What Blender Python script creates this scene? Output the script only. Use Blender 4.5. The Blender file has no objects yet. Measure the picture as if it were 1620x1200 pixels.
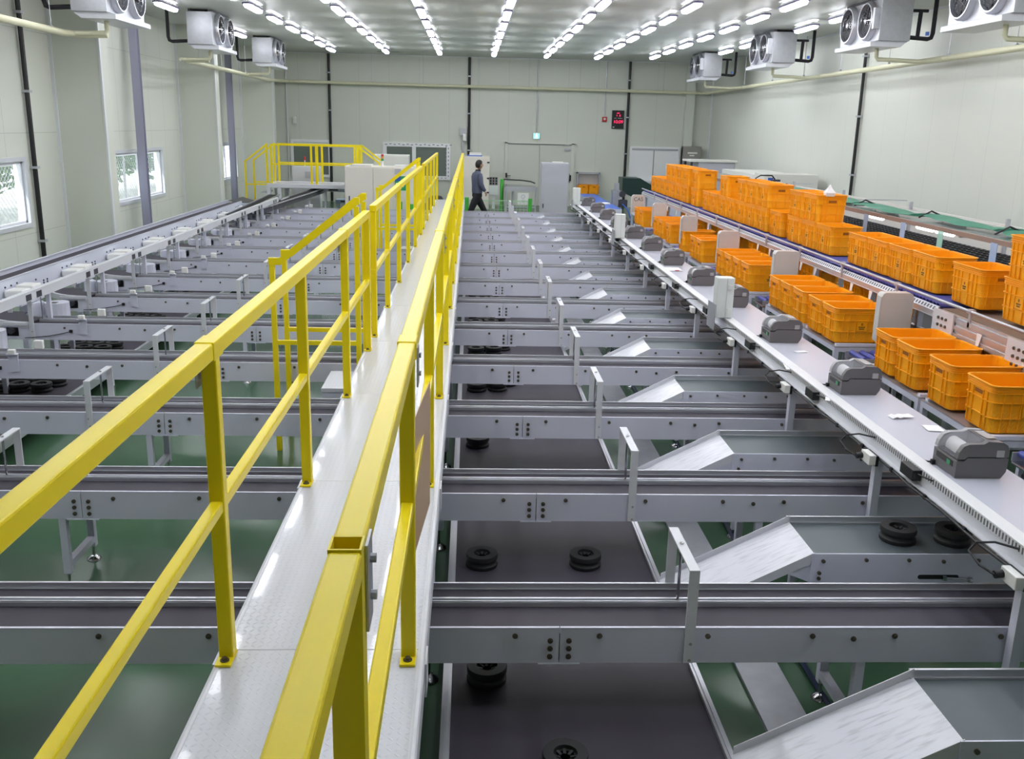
import bpy, bmesh, math, random
from mathutils import Vector, Matrix
random.seed(7)
sc = bpy.context.scene
COL = sc.collection
H = 2.65                                   # eye height above the floor

# ---------------- camera ----------------
def cam_setup():
    yaw, pitch, roll, f = 0.04782338, 0.26293698, 0.02408798, 1492.4
    cy, sy, cp, sp = math.cos(yaw), math.sin(yaw), math.cos(pitch), math.sin(pitch)
    fw = Vector((sy*cp, cy*cp, -sp)); rt = Vector((cy, -sy, 0)); up = rt.cross(fw)
    r = math.cos(roll)*rt + math.sin(roll)*up
    u = -math.sin(roll)*rt + math.cos(roll)*up
    m = Matrix(((r.x, u.x, -fw.x, 0), (r.y, u.y, -fw.y, 0), (r.z, u.z, -fw.z, H), (0, 0, 0, 1)))
    cd = bpy.data.cameras.new('camera'); c = bpy.data.objects.new('camera', cd); COL.objects.link(c)
    c.matrix_world = m
    cd.sensor_fit = 'HORIZONTAL'; cd.sensor_width = 36.0; cd.lens = 36.0*f/1620
    cd.clip_start = 0.05; cd.clip_end = 300
    sc.camera = c
cam_setup()
# ---------------- world, exposure ----------------
w = bpy.data.worlds.new('world'); sc.world = w; w.use_nodes = True
bg = w.node_tree.nodes['Background']; bg.inputs[0].default_value = (0.80, 0.90, 1.0, 1); bg.inputs[1].default_value = 3.0
sc.view_settings.view_transform = 'Standard'; sc.view_settings.look = 'None'
sc.view_settings.gamma = 1; sc.view_settings.use_curve_mapping = False
sc.view_settings.exposure = -0.28
LAMP = 29.0
sd = bpy.data.lights.new('sun', 'SUN'); sd.energy = 6; sd.angle = 0.01
so = bpy.data.objects.new('sun', sd); COL.objects.link(so); so.rotation_euler = (math.radians(38), math.radians(-18), 0)
so.location = (-30, 0, 30)

# ---------------- materials ----------------
MATS = {}
def mat(name, col, rough=0.5, metal=0.0, emit=None, es=1.0, coat=0.0, alpha=1.0, trans=0.0, ior=1.45, var=0.0, vs=8.0, bump=0.0, bs=60.0, spec=0.5):
    m = bpy.data.materials.new(name); m.use_nodes = True; nt = m.node_tree; b = nt.nodes['Principled BSDF']
    b.inputs['Base Color'].default_value = (*col, 1); b.inputs['Roughness'].default_value = rough
    b.inputs['Metallic'].default_value = metal; b.inputs['Coat Weight'].default_value = coat
    b.inputs['Transmission Weight'].default_value = trans; b.inputs['IOR'].default_value = ior
    b.inputs['Alpha'].default_value = alpha; b.inputs['Specular IOR Level'].default_value = spec
    if emit: b.inputs['Emission Color'].default_value = (*emit, 1); b.inputs['Emission Strength'].default_value = es
    if var or bump:
        tc = nt.nodes.new('ShaderNodeTexCoord')
        n = nt.nodes.new('ShaderNodeTexNoise'); n.inputs['Scale'].default_value = vs; n.inputs['Detail'].default_value = 6
        nt.links.new(tc.outputs['Object'], n.inputs['Vector'])
        if var:
            mx = nt.nodes.new('ShaderNodeMix'); mx.data_type = 'RGBA'
            mx.inputs[6].default_value = (*[c*(1-var) for c in col], 1); mx.inputs[7].default_value = (*[min(1, c*(1+var)) for c in col], 1)
            nt.links.new(n.outputs['Fac'], mx.inputs[0]); nt.links.new(mx.outputs[2], b.inputs['Base Color'])
        if bump:
            n2 = nt.nodes.new('ShaderNodeTexNoise'); n2.inputs['Scale'].default_value = bs
            nt.links.new(tc.outputs['Object'], n2.inputs['Vector'])
            bp = nt.nodes.new('ShaderNodeBump'); bp.inputs['Strength'].default_value = bump; bp.inputs['Distance'].default_value = 0.01
            nt.links.new(n2.outputs['Fac'], bp.inputs['Height']); nt.links.new(bp.outputs[0], b.inputs['Normal'])
    MATS[name] = m; return m
def nodes_of(m): return m.node_tree.nodes, m.node_tree.links, m.node_tree.nodes['Principled BSDF']

paint = mat('grey_paint', (0.65, 0.66, 0.78), 0.38, var=0.03, vs=3, bump=0.02, bs=400)
whitep = mat('white_paint', (0.66, 0.67, 0.72), 0.3, var=0.02, vs=3)
alum = mat('aluminium', (0.60, 0.61, 0.66), 0.36, 0.7, var=0.05, vs=5)
galv = mat('galvanised', (0.48, 0.49, 0.53), 0.40, 0.7, var=0.14, vs=14)
chrome = mat('chrome', (0.55, 0.55, 0.58), 0.2, 1.0)
boltm = mat('bolt', (0.13, 0.115, 0.09), 0.35, 0.6)
belt = mat('belt', (0.045, 0.039, 0.056), 0.6, var=0.12, vs=2.0, bump=0.05, bs=300)
beltg = mat('green_belt', (0.085, 0.105, 0.118), 0.42, var=0.15, vs=2.5)
black = mat('black_plastic', (0.012, 0.012, 0.014), 0.45)
rubber = mat('black_rubber', (0.016, 0.016, 0.018), 0.6, var=0.3, vs=20)
darkm = mat('dark_metal', (0.06, 0.06, 0.075), 0.4, 0.3)
chute_m = mat('chute_white', (0.70, 0.71, 0.77), 0.22, var=0.05, vs=10)
benchm = mat('bench_top', (0.57, 0.58, 0.67), 0.25, var=0.02, vs=2)
whitepl = mat('white_plastic', (0.82, 0.82, 0.80), 0.4)
creamb = mat('pale_box', (0.70, 0.74, 0.72), 0.4)
cream = mat('cream_paint', (0.74, 0.70, 0.63), 0.35, var=0.02, vs=2)
offw = mat('off_white', (0.74, 0.73, 0.69), 0.4)
greyc = mat('grey_cabinet', (0.47, 0.47, 0.52), 0.45, var=0.03, vs=3)
greyd = mat('mid_grey', (0.30, 0.29, 0.28), 0.45)
printg = mat('printer_grey', (0.14, 0.132, 0.138), 0.42, bump=0.05, bs=500)
printl = mat('printer_light_grey', (0.42, 0.42, 0.44), 0.4)
tape = mat('grey_tape', (0.42, 0.41, 0.42), 0.25)
clear = mat('clear_plastic', (0.5, 0.5, 0.56), 0.55, alpha=0.16, spec=0.2)
paper = mat('paper', (0.86, 0.85, 0.86), 0.6)
bluer = mat('blue_roller', (0.07, 0.09, 0.36), 0.38)
blues = mat('blue_sheet', (0.07, 0.16, 0.60), 0.4)
red = mat('red_plastic', (0.50, 0.03, 0.03), 0.4)
amber = mat('amber_plastic', (0.7, 0.30, 0.05), 0.4)
greenp = mat('green_plastic', (0.03, 0.30, 0.12), 0.4)
post_g = mat('green_post', (0.07, 0.42, 0.06), 0.35)
netg = mat('green_net', (0.05, 0.22, 0.14), 0.5, var=0.25, vs=12, bump=0.4, bs=30)
hoodm = mat('dark_green_hood', (0.012, 0.035, 0.03), 0.35)
scalec = mat('scale_cover', (0.56, 0.54, 0.53), 0.28, var=0.06, vs=9, bump=0.08, bs=18)
pipe_y = mat('pale_yellow_pipe', (0.66, 0.65, 0.47), 0.42, var=0.04, vs=6)
steelc = mat('column_paint', (0.32, 0.32, 0.42), 0.35)
bgreen = mat('sign_green', (0.02, 0.32, 0.12), 0.4)
bblue = mat('sign_blue', (0.03, 0.10, 0.45), 0.4)
skin = mat('skin', (0.42, 0.25, 0.17), 0.5)
hair = mat('hair', (0.010, 0.009, 0.009), 0.5, bump=0.4, bs=120)
jacket = mat('jacket', (0.085, 0.095, 0.15), 0.75, var=0.15, vs=9, bump=0.2, bs=20)
trous = mat('trousers', (0.012, 0.012, 0.016), 0.8, bump=0.2, bs=20)
leafm = mat('leaf', (0.07, 0.20, 0.05), 0.6, var=0.5, vs=3)
bark = mat('bark', (0.12, 0.08, 0.05), 0.9)
ground_m = mat('pale_ground', (0.55, 0.55, 0.50), 0.9, var=0.1, vs=1)
signm = mat('tan_board', (0.50, 0.33, 0.19), 0.3, var=0.05, vs=3)
signr = mat('red_ink', (0.48, 0.07, 0.05), 0.5)
strip_b = mat('blue_strip', (0.45, 0.60, 0.85), 0.3, alpha=0.85)
strip_g = mat('mint_strip', (0.40, 0.75, 0.65), 0.3, alpha=0.85)
acryl = mat('acrylic', (0.48, 0.51, 0.50), 0.12, alpha=0.72)
brown = mat('brown_edge', (0.30, 0.21, 0.18), 0.5)
glass = mat('window_glass', (0.9, 0.95, 0.93), 0.02, alpha=0.12)
darkgl = mat('dark_glass', (0.17, 0.20, 0.18), 0.08)
lamp_m = mat('lamp_lens', (0.9, 0.9, 0.9), 0.4, emit=(0.93, 0.95, 1.0), es=LAMP)
rim_m = mat('lamp_rim', (0.20, 0.18, 0.32), 0.4)
led = mat('red_led', (0.6, 0.0, 0.03), 0.4, emit=(1.0, 0.02, 0.12), es=2.2)
exitm = mat('exit_panel', (0.3, 0.8, 0.75), 0.4, emit=(0.28, 0.85, 0.80), es=1.1)
exitw = mat('exit_figure', (0.9, 1.0, 1.0), 0.4, emit=(0.9, 1.0, 1.0), es=2.0)
copperb = mat('pipe_lagging', (0.014, 0.013, 0.018), 0.7, bump=0.3, bs=40)
duct_m = mat('slotted_duct', (0.74, 0.74, 0.76), 0.45)
slot_m = mat('slot_dark', (0.14, 0.14, 0.15), 0.7)

def orange_mat(name, c1):
    m = mat(name, c1, 0.36); N, L, b = nodes_of(m)
    b.inputs['Subsurface Weight'].default_value = 0.0
    tc = N.new('ShaderNodeTexCoord'); sep = N.new('ShaderNodeSeparateXYZ'); L.new(tc.outputs['Object'], sep.inputs[0])
    # moulded perforation field on the lower wall: tiny staggered holes showing lighter plastic behind
    v = N.new('ShaderNodeTexVoronoi'); v.inputs['Scale'].default_value = 120; v.inputs['Randomness'].default_value = 0.0
    mp = N.new('ShaderNodeMapping'); mp.inputs['Rotation'].default_value = (0.785, 0.785, 0.785); L.new(tc.outputs['Object'], mp.inputs[0]); L.new(mp.outputs[0], v.inputs['Vector'])
    lt = N.new('ShaderNodeMath'); lt.operation = 'LESS_THAN'; lt.inputs[1].default_value = 0.3; L.new(v.outputs['Distance'], lt.inputs[0])
    z1 = N.new('ShaderNodeMath'); z1.operation = 'LESS_THAN'; z1.inputs[1].default_value = 0.145; L.new(sep.outputs['Z'], z1.inputs[0])
    z2 = N.new('ShaderNodeMath'); z2.operation = 'GREATER_THAN'; z2.inputs[1].default_value = 0.025; L.new(sep.outputs['Z'], z2.inputs[0])
    a = N.new('ShaderNodeMath'); a.operation = 'MULTIPLY'; L.new(lt.outputs[0], a.inputs[0]); L.new(z1.outputs[0], a.inputs[1])
    a2 = N.new('ShaderNodeMath'); a2.operation = 'MULTIPLY'; L.new(a.outputs[0], a2.inputs[0]); L.new(z2.outputs[0], a2.inputs[1])
    mx = N.new('ShaderNodeMix'); mx.data_type = 'RGBA'; mx.inputs[6].default_value = (*c1, 1); mx.inputs[7].default_value = (min(1, c1[0]*1.05), c1[1]*1.7, c1[2]*5+0.06, 1)
    L.new(a2.outputs[0], mx.inputs[0]); L.new(mx.outputs[2], b.inputs['Base Color'])
    return m
orange = orange_mat('orange_plastic', (0.97, 0.385, 0.004))

def yellow_mat():
    m = mat('yellow_paint', (0.88, 0.70, 0.012), 0.28, spec=0.25, bump=0.015, bs=150); return m
yellow = yellow_mat()

def panel_mat(name, col, axis, pitch, off, rough, width=0.012, tint=0.94, zlines=None):
    m = mat(name, col, rough, bump=0.012, bs=6); N, L, b = nodes_of(m)
    tc = N.new('ShaderNodeTexCoord'); sep = N.new('ShaderNodeSeparateXYZ'); L.new(tc.outputs['Object'], sep.inputs[0])
    def line(ax, p, o, wd):
        s = N.new('ShaderNodeMath'); s.operation = 'ADD'; s.inputs[1].default_value = -o; L.new(sep.outputs[ax], s.inputs[0])
        q = N.new('ShaderNodeMath'); q.operation = 'PINGPONG'; q.inputs[1].default_value = p/2; L.new(s.outputs[0], q.inputs[0])
        t = N.new('ShaderNodeMath'); t.operation = 'LESS_THAN'; t.inputs[1].default_value = wd/2; L.new(q.outputs[0], t.inputs[0])
        return t
    t = line(axis, pitch, off, width); out = t.outputs[0]
    if zlines:
        t2 = line('Z', zlines[0], zlines[1], width*0.8); mxm = N.new('ShaderNodeMath'); mxm.operation = 'MAXIMUM'
        L.new(out, mxm.inputs[0]); L.new(t2.outputs[0], mxm.inputs[1]); out = mxm.outputs[0]
    mx = N.new('ShaderNodeMix'); mx.data_type = 'RGBA'; mx.inputs[6].default_value = (*col, 1); mx.inputs[7].default_value = (*[c*0.72*tint for c in col], 1)
    L.new(out, mx.inputs[0]); L.new(mx.outputs[2], b.inputs['Base Color'])
    return m
wall_m = panel_mat('wall_panel_across', (0.64, 0.66, 0.59), 'X', 1.0, 0.25, 0.42, 0.010, 1.1)
wall_ml = panel_mat('wall_panel_left', (0.64, 0.66, 0.59), 'Y', 0.99, 0.5, 0.42, 0.012, 1.0, (1.6, 0.75))
wall_mr = panel_mat('wall_panel_right', (0.66, 0.675, 0.615), 'Y', 0.99, 0.2, 0.42, 0.008, 1.15)
ceil_m = panel_mat('ceiling_panel', (0.62, 0.64, 0.61), 'Y', 1.2, 0.4, 0.42, 0.02, 0.9)
trimm = mat('trim_paint', (0.70, 0.72, 0.74), 0.35)

def floor_mat():
    m = mat('green_epoxy', (0.058, 0.128, 0.070), 0.22, var=0.12, vs=0.8, bump=0.03, bs=3); return m
floor_m = floor_mat()

def deck_mat():
    m = mat('tread_plate', (0.64, 0.65, 0.71), 0.22, coat=0.2); N, L, b = nodes_of(m)
    tc = N.new('ShaderNodeTexCoord'); sep = N.new('ShaderNodeSeparateXYZ'); L.new(tc.outputs['Object'], sep.inputs[0])
    def M(op, a, b2=None, c=None):
        n = N.new('ShaderNodeMath'); n.operation = op
        for i, x in enumerate((a, b2, c)):
            if x is None: continue
            if isinstance(x, (int, float)): n.inputs[i].default_value = x
            else: L.new(x, n.inputs[i])
        return n.outputs[0]
    u = M('MULTIPLY', sep.outputs['X'], 38.0); v = M('MULTIPLY', sep.outputs['Y'], 38.0)
    fu = M('SUBTRACT', M('FRACT', u), 0.5); fv = M('SUBTRACT', M('FRACT', v), 0.5)
    par = M('FRACT', M('MULTIPLY', M('ADD', M('FLOOR', u), M('FLOOR', v)), 0.5))
    s = M('SUBTRACT', M('MULTIPLY', M('GREATER_THAN', par, 0.25), 2.0), 1.0)
    sv = M('MULTIPLY', s, fv)
    q1 = M('ADD', fu, sv); q2 = M('SUBTRACT', fu, sv)
    e = M('ADD', M('POWER', M('ABSOLUTE', M('DIVIDE', q1, 0.62)), 2.0), M('POWER', M('ABSOLUTE', M('DIVIDE', q2, 0.2)), 2.0))
    h = M('MAXIMUM', M('SUBTRACT', 1.0, e), 0.0)
    bp = N.new('ShaderNodeBump'); bp.inputs['Strength'].default_value = 0.3; bp.inputs['Distance'].default_value = 0.004
    L.new(h, bp.inputs['Height']); L.new(bp.outputs[0], b.inputs['Normal'])
    return m
deck_m = deck_mat()
# scuffed chute: grey drag marks along the slide
def scuff():
    N, L, b = nodes_of(chute_m)
    tc = N.new('ShaderNodeTexCoord'); mp = N.new('ShaderNodeMapping'); mp.inputs['Scale'].default_value = (2, 14, 2)
    L.new(tc.outputs['Object'], mp.inputs[0]); n = N.new('ShaderNodeTexNoise'); n.inputs['Scale'].default_value = 4; n.inputs['Detail'].default_value = 8
    L.new(mp.outputs[0], n.inputs['Vector']); cr = N.new('ShaderNodeValToRGB'); cr.color_ramp.elements[0].position = 0.50; cr.color_ramp.elements[1].position = 0.80
    cr.color_ramp.elements[0].color = (0.70, 0.71, 0.78, 1); cr.color_ramp.elements[1].color = (0.44, 0.44, 0.49, 1)
    L.new(n.outputs['Fac'], cr.inputs[0]); L.new(cr.outputs[0], b.inputs['Base Color'])
scuff()

# ---------------- mesh helpers ----------------
class MB:
    def __init__(s): s.v = []; s.f = []; s.m = []; s.sm = []
    def add(s, vs, fs, mi=0, sm=False):
        o = len(s.v); s.v += [tuple(x) for x in vs]
        for f in fs: s.f.append(tuple(i+o for i in f)); s.m.append(mi); s.sm.append(sm)
        return s
    def box(s, x0, x1, y0, y1, z0, z1, mi=0):
        v = [(x0,y0,z0),(x1,y0,z0),(x1,y1,z0),(x0,y1,z0),(x0,y0,z1),(x1,y0,z1),(x1,y1,z1),(x0,y1,z1)]
        return s.add(v, [(0,3,2,1),(4,5,6,7),(0,1,5,4),(1,2,6,5),(2,3,7,6),(3,0,4,7)], mi)
    def bar(s, p, q, wd, ht, up=(0,0,1), mi=0):      # rectangular bar from p to q
        p, q, up = Vector(p), Vector(q), Vector(up); d = (q-p).normalized()
        sd_ = d.cross(up)
        if sd_.length < 1e-4: sd_ = d.cross(Vector((1,0,0)))
        sd_.normalize(); u = sd_.cross(d).normalized(); a, b = sd_*wd/2, u*ht/2
        v = [p-a-b, p+a-b, p+a+b, p-a+b, q-a-b, q+a-b, q+a+b, q-a+b]
        return s.add(v, [(0,1,2,3),(7,6,5,4),(0,4,5,1),(1,5,6,2),(2,6,7,3),(3,7,4,0)], mi)
    def cyl(s, p, q, r, n=10, r2=None, mi=0, cap=True):
        p, q = Vector(p), Vector(q); d = (q-p).normalized(); a = d.orthogonal().normalized(); b = d.cross(a); r2 = r if r2 is None else r2
        v = []
        for c, rr in ((p, r), (q, r2)):
            for i in range(n): t = 2*math.pi*i/n; v.append(c + a*rr*math.cos(t) + b*rr*math.sin(t))
        s.add(v, [(i, (i+1)%n, n+(i+1)%n, n+i) for i in range(n)], mi, True)
        if cap: s.add(v[:n], [tuple(reversed(range(n)))], mi); s.add(v[n:], [tuple(range(n))], mi)
        return s
    def tube(s, pts, r, n=8, mi=0):
        pts = [Vector(p) for p in pts]; v = []; a = None
        for i, p in enumerate(pts):
            d = (pts[min(i+1, len(pts)-1)] - pts[max(i-1, 0)]).normalized()
            a = d.orthogonal().normalized() if a is None else (a - d*a.dot(d)).normalized()
            b = d.cross(a)
            for k in range(n): t = 2*math.pi*k/n; v.append(p + a*r*math.cos(t) + b*r*math.sin(t))
        f = [(i*n+k, i*n+(k+1)%n, (i+1)*n+(k+1)%n, (i+1)*n+k) for i in range(len(pts)-1) for k in range(n)]
        s.add(v, f, mi, True)
        s.add(v[:n], [tuple(reversed(range(n)))], mi); s.add(v[-n:], [tuple(range(n))], mi)
        return s
    def lathe(s, prof, c=(0,0,0), n=20, mi=0, axis='Z'):   # prof: (r, z)
        v = []
        for r, z in prof:
            for k in range(n):
                t = 2*math.pi*k/n; x, y = r*math.cos(t), r*math.sin(t)
                v.append((c[0]+x, c[1]+y, c[2]+z) if axis == 'Z' else ((c[0]+x, c[1]+z, c[2]+y) if axis == 'Y' else (c[0]+z, c[1]+x, c[2]+y)))
        return s.add(v, [(i*n+k, i*n+(k+1)%n, (i+1)*n+(k+1)%n, (i+1)*n+k) for i in range(len(prof)-1) for k in range(n)], mi, True)
    def prism(s, poly, a0, a1, axis='Y', mi=0, sm=False):  # poly in the other two axes, extruded from a0 to a1
        def P(p, a): return (p[0], a, p[1]) if axis == 'Y' else ((a, p[0], p[1]) if axis == 'X' else (p[0], p[1], a))
        n = len(poly); v = [P(p, a0) for p in poly] + [P(p, a1) for p in poly]
        s.add(v, [(i, (i+1)%n, n+(i+1)%n, n+i) for i in range(n)], mi, sm)
        s.add(v[:n], [tuple(range(n))], mi); s.add(v[n:], [tuple(reversed(range(n)))], mi); return s
    def quad(s, a, b, c, d, th=0.002, mi=0):               # thin plate of a four-sided outline
        a, b, c, d = map(Vector, (a, b, c, d)); nrm = (b-a).cross(d-a).normalized()*th
        v = [a, b, c, d, a+nrm, b+nrm, c+nrm, d+nrm]
        return s.add(v, [(0,3,2,1),(4,5,6,7),(0,1,5,4),(1,2,6,5),(2,3,7,6),(3,0,4,7)], mi)
    def loft(s, rings, mi=0, sm=False, closed=True):
        n = len(rings[0]); v = [p for r in rings for p in r]
        s.add(v, [(i*n+k, i*n+(k+1)%n, (i+1)*n+(k+1)%n, (i+1)*n+k) for i in range(len(rings)-1) for k in range(n)], mi, sm); return s

WL = {}
def mesh_obj(name, mb, mats, origin=(0,0,0), bev=0, fixn=True):
    me = bpy.data.meshes.new(name)
    me.from_pydata([(a-origin[0], b-origin[1], c-origin[2]) for a, b, c in mb.v], [], mb.f)
    if not isinstance(mats, (list, tuple)): mats = [mats]
    for m in mats: me.materials.append(m)
    me.polygons.foreach_set('material_index', mb.m); me.polygons.foreach_set('use_smooth', mb.sm)
    if fixn:
        bm = bmesh.new(); bm.from_mesh(me); bmesh.ops.recalc_face_normals(bm, faces=bm.faces)
        for e in bm.edges:
            if len(e.link_faces) == 2 and e.calc_face_angle(0) > .7: e.smooth = False
        bm.to_mesh(me); bm.free()
    me.update()
    o = bpy.data.objects.new(name, me); COL.objects.link(o)
    if bev:
        b = o.modifiers.new('bevel', 'BEVEL'); b.width = bev; b.segments = 2; b.limit_method = 'ANGLE'
    return o
def thing(name, loc, label, cat, group=None):
    o = bpy.data.objects.new(name, None); COL.objects.link(o); o.location = loc; o.empty_display_size = 0.1
    o['label'] = label; o['category'] = cat
    if group: o['group'] = group
    WL[o.name] = Vector(loc); return o
def part(name, mb, mats, parent, bev=0):
    L = WL[parent.name]; o = mesh_obj(name, mb, mats, L, bev); o.parent = parent; WL[o.name] = L; return o
def solo(name, mb, mats, label, cat, loc=None, group=None, bev=0):
    if loc is None:
        xs = [v[0] for v in mb.v]; ys = [v[1] for v in mb.v]; zs = [v[2] for v in mb.v]
        loc = ((min(xs)+max(xs))/2, (min(ys)+max(ys))/2, min(zs))
    o = mesh_obj(name, mb, mats, loc, bev); o.location = loc; o['label'] = label; o['category'] = cat
    if group: o['group'] = group
    WL[o.name] = Vector(loc); return o
def struct(name, mb, mats, bev=0):
    o = mesh_obj(name, mb, mats, (0,0,0), bev); o['kind'] = 'structure'; WL[o.name] = Vector((0,0,0)); return o
def dup(root, loc, label=None, rz=None, group=None):
    r = root.copy(); COL.objects.link(r); r.location = loc; WL[r.name] = Vector(loc)
    if label: r['label'] = label
    if group: r['group'] = group
    if rz is not None: r.rotation_euler = (0, 0, rz)
    for ch in root.children:
        c = ch.copy(); COL.objects.link(c); c.parent = r
        for g in ch.children:
            d = g.copy(); COL.objects.link(d); d.parent = c
    return r
def put(proto, parent, loc):                              # another copy of a small part (bolt) under a parent
    o = proto.copy(); COL.objects.link(o); o.parent = parent; o.location = Vector(loc) - WL[parent.name]; return o
ORD = ['nearest', 'second', 'third', 'fourth', 'fifth', 'sixth', 'seventh', 'eighth', 'ninth', 'tenth', 'eleventh', 'twelfth', 'thirteenth', 'fourteenth', 'fifteenth', 'sixteenth', 'seventeenth', 'eighteenth', 'nineteenth', 'twentieth', 'twenty-first', 'twenty-second', 'twenty-third', 'twenty-fourth', 'twenty-fifth', 'twenty-sixth']
def text_mb(s, size, plane, origin, align='CENTER'):      # lettering as flat mesh on a plane ('XZ' facing -Y)
    cu = bpy.data.curves.new('t', 'FONT'); cu.body = s; cu.size = size; cu.align_x = align; cu.extrude = 0.0008
    o = bpy.data.objects.new('t', cu); COL.objects.link(o)
    dg = bpy.context.evaluated_depsgraph_get(); me = bpy.data.meshes.new_from_object(o.evaluated_get(dg))
    mb = MB(); vs = []
    for v in me.vertices:
        x, y, z = v.co
        if plane == 'XZ': vs.append((origin[0]+x, origin[1]-z, origin[2]+y))
        elif plane == 'YZ': vs.append((origin[0]-z, origin[1]-x, origin[2]+y))
    mb.add(vs, [tuple(p.vertices) for p in me.polygons])
    bpy.data.objects.remove(o); bpy.data.meshes.remove(me); bpy.data.curves.remove(cu)
    return mb

# ---------------- room shell ----------------
XL, XR, YF, YN, ZC = -7.2, 8.15, 33.0, -4.0, 4.81
struct('floor', MB().box(XL-.3, XR+.3, YN-.3, YF+.3, -0.1, 0), floor_m)
struct('ceiling', MB().box(XL-.3, XR+.3, YN-.3, YF+.3, ZC, ZC+0.1), ceil_m)
struct('wall_far', MB().box(XL-.3, XR+.3, YF, YF+.2, 0, ZC), wall_m)
struct('wall_near', MB().box(XL-.3, XR+.3, YN-.2, YN, 0, ZC), wall_m)
struct('wall_right', MB().box(XR, XR+.2, YN, YF, 0, ZC), wall_mr)
WINS = [(13.3, 15.95), (19.75, 22.95), (27.55, 30.1)]; WZ0, WZ1 = 0.86, 1.98
lw = MB(); y = YN
for a, b in WINS:
    lw.box(XL-.2, XL, y, a, 0, ZC); lw.box(XL-.2, XL, a, b, 0, WZ0); lw.box(XL-.2, XL, a, b, WZ1, ZC); y = b
lw.box(XL-.2, XL, y, YF, 0, ZC)
struct('wall_left', lw, wall_ml)
for i, (yp, xp) in enumerate(((10.6, -6.4), (17.3, -6.37), (24.45, -6.28), (30.95, -6.2))):
    struct('trim_%d' % (i+1), MB().box(XL, xp, yp, yp+0.38, 0, ZC), [mat('pilaster_panel', (0.64, 0.66, 0.59), 0.42)] if i == 0 else [MATS['pilaster_panel']])
tn = 5
for yp, xp in ((17.3, -6.37), (24.45, -6.28), (30.95, -6.2)):
    struct('trim_%d' % tn, MB().box(XL, XL+.05, yp-.03, yp, 0, ZC).box(xp-.015, xp+.015, yp-.012, yp+.06, 0, ZC), trimm); tn += 1
struct('trim_%d' % tn, MB().box(7.2, 7.5, YF-.22, YF, 0, ZC), mat('column_cladding', (0.62, 0.65, 0.58), 0.42)); tn += 1
struct('trim_%d' % tn, MB().box(XR-.05, XR, YF-.05, YF, 0, ZC), trimm); tn += 1
struct('trim_%d' % tn, MB().box(XL, XR, YF-.03, YF, ZC-.03, ZC).box(XR-.03, XR, YN, YF-.03, ZC-.03, ZC), trimm); tn += 1
for i, (a, b) in enumerate(WINS):
    fr = MB(); t = .07
    for (y0, y1, z0, z1) in ((a, b, WZ0, WZ0+t), (a, b, WZ1-t, WZ1), (a, a+t, WZ0+t, WZ1-t), (b-t, b, WZ0+t, WZ1-t)):
        fr.box(XL-.1, XL+.03, y0, y1, z0, z1)
    o = struct('window_%d' % (i+1), fr, mat('window_frame_grey', (0.60, 0.62, 0.66), 0.35) if i == 0 else MATS['window_frame_grey'])
    mid = (a+b)/2
    s1 = MB()
    for (y0, y1) in ((a+t, mid+.03), (mid-.03, b-t)):
        for (u0, u1, z0, z1) in ((y0, y1, WZ0+t, WZ0+t+.04), (y0, y1, WZ1-t-.04, WZ1-t), (y0, y0+.04, WZ0+t, WZ1-t), (y1-.04, y1, WZ0+t, WZ1-t)):
            s1.box(XL-.07, XL-.03, u0, u1, z0, z1)
    part('sash', s1, whitep, o)
    part('glass_pane', MB().box(XL-.055, XL-.05, a+t, b-t, WZ0+t, WZ1-t), glass, o)

# far-wall windows and doors
def far_window(n, x0, x1, z0, z1, t, fm, gm, mull=None, shutter=False):
    Y0 = YF-.06; m = MB()
    m.box(x0, x1, Y0, YF, z1-t, z1).box(x0, x1, Y0, YF, z0, z0+t).box(x0, x0+t, Y0, YF, z0+t, z1-t).box(x1-t, x1, Y0, YF, z0+t, z1-t)
    if mull: m.box(mull-t/2, mull+t/2, Y0, YF, z0+t, z1-t)
    o = struct('window_%d' % n, m, fm)
    part('sliding_panel' if shutter else 'glass_pane', MB().box(x0+t, x1-t, YF-.025, YF-.01, z0+t, z1-t), gm, o)
    return o
framew = mat('white_frame', (0.88, 0.88, 0.90), 0.35)
w4 = far_window(4, -6.06, -4.72, .80, 2.03, .09, framew, darkgl)
part('blind_rail', MB().box(-5.96, -4.82, YF-.05, YF-.03, 1.84, 1.93), whitepl, w4)
w5 = far_window(5, -2.98, -.70, .79, 2.0, .13, framew, darkgl, -1.93)
dm = MB(); random.seed(3)
for k in range(16):
    dm.box(-2.9+k*.145, -2.83+k*.145, YF-.065, YF-.061, 1.92+.02*(k % 2), 1.95+.02*(k % 2))
for k in range(8):
    dm.box(-.78, -.75, YF-.065, YF-.061, .9+k*.13, .96+k*.13); dm.box(-.86, -.83, YF-.065, YF-.061, .95+k*.13, 1.0+k*.13)
    dm.box(-1.8+k*.13, -1.74+k*.13, YF-.065, YF-.061, .85, .875)
part('film_print', dm, mat('film_ink', (0.25, 0.27, 0.33), 0.5), w5)
w6 = far_window(6, 5.42, 7.15, .90, 2.06, .07, framew, framew, None, True)
part('panel_joint', MB().box(6.24, 6.27, YF-.035, YF-.025, .97, 1.94), greyd, w6)
part('head_rail', MB().box(5.49, 7.08, YF-.045, YF-.026, 1.93, 1.99), greyc, w6)
part('sill_tube', MB().cyl((5.3, YF-.1, .86), (7.1, YF-.1, .86), .055, 12), whitep, w6)
dr = struct('door_1', MB().box(1.15, 1.24, YF-.08, YF, 0, 2.1).box(3.42, 3.52, YF-.08, YF, 0, 2.1).box(1.15, 3.52, YF-.08, YF, 2.06, 2.12), mat('door_frame_paint', (0.66, 0.67, 0.61), .4))
part('door_leaf', MB().box(1.24, 2.32, YF-.05, YF-.01, 0, 2.06), mat('door_paint', (0.61, 0.62, 0.56), .38), dr)
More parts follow.
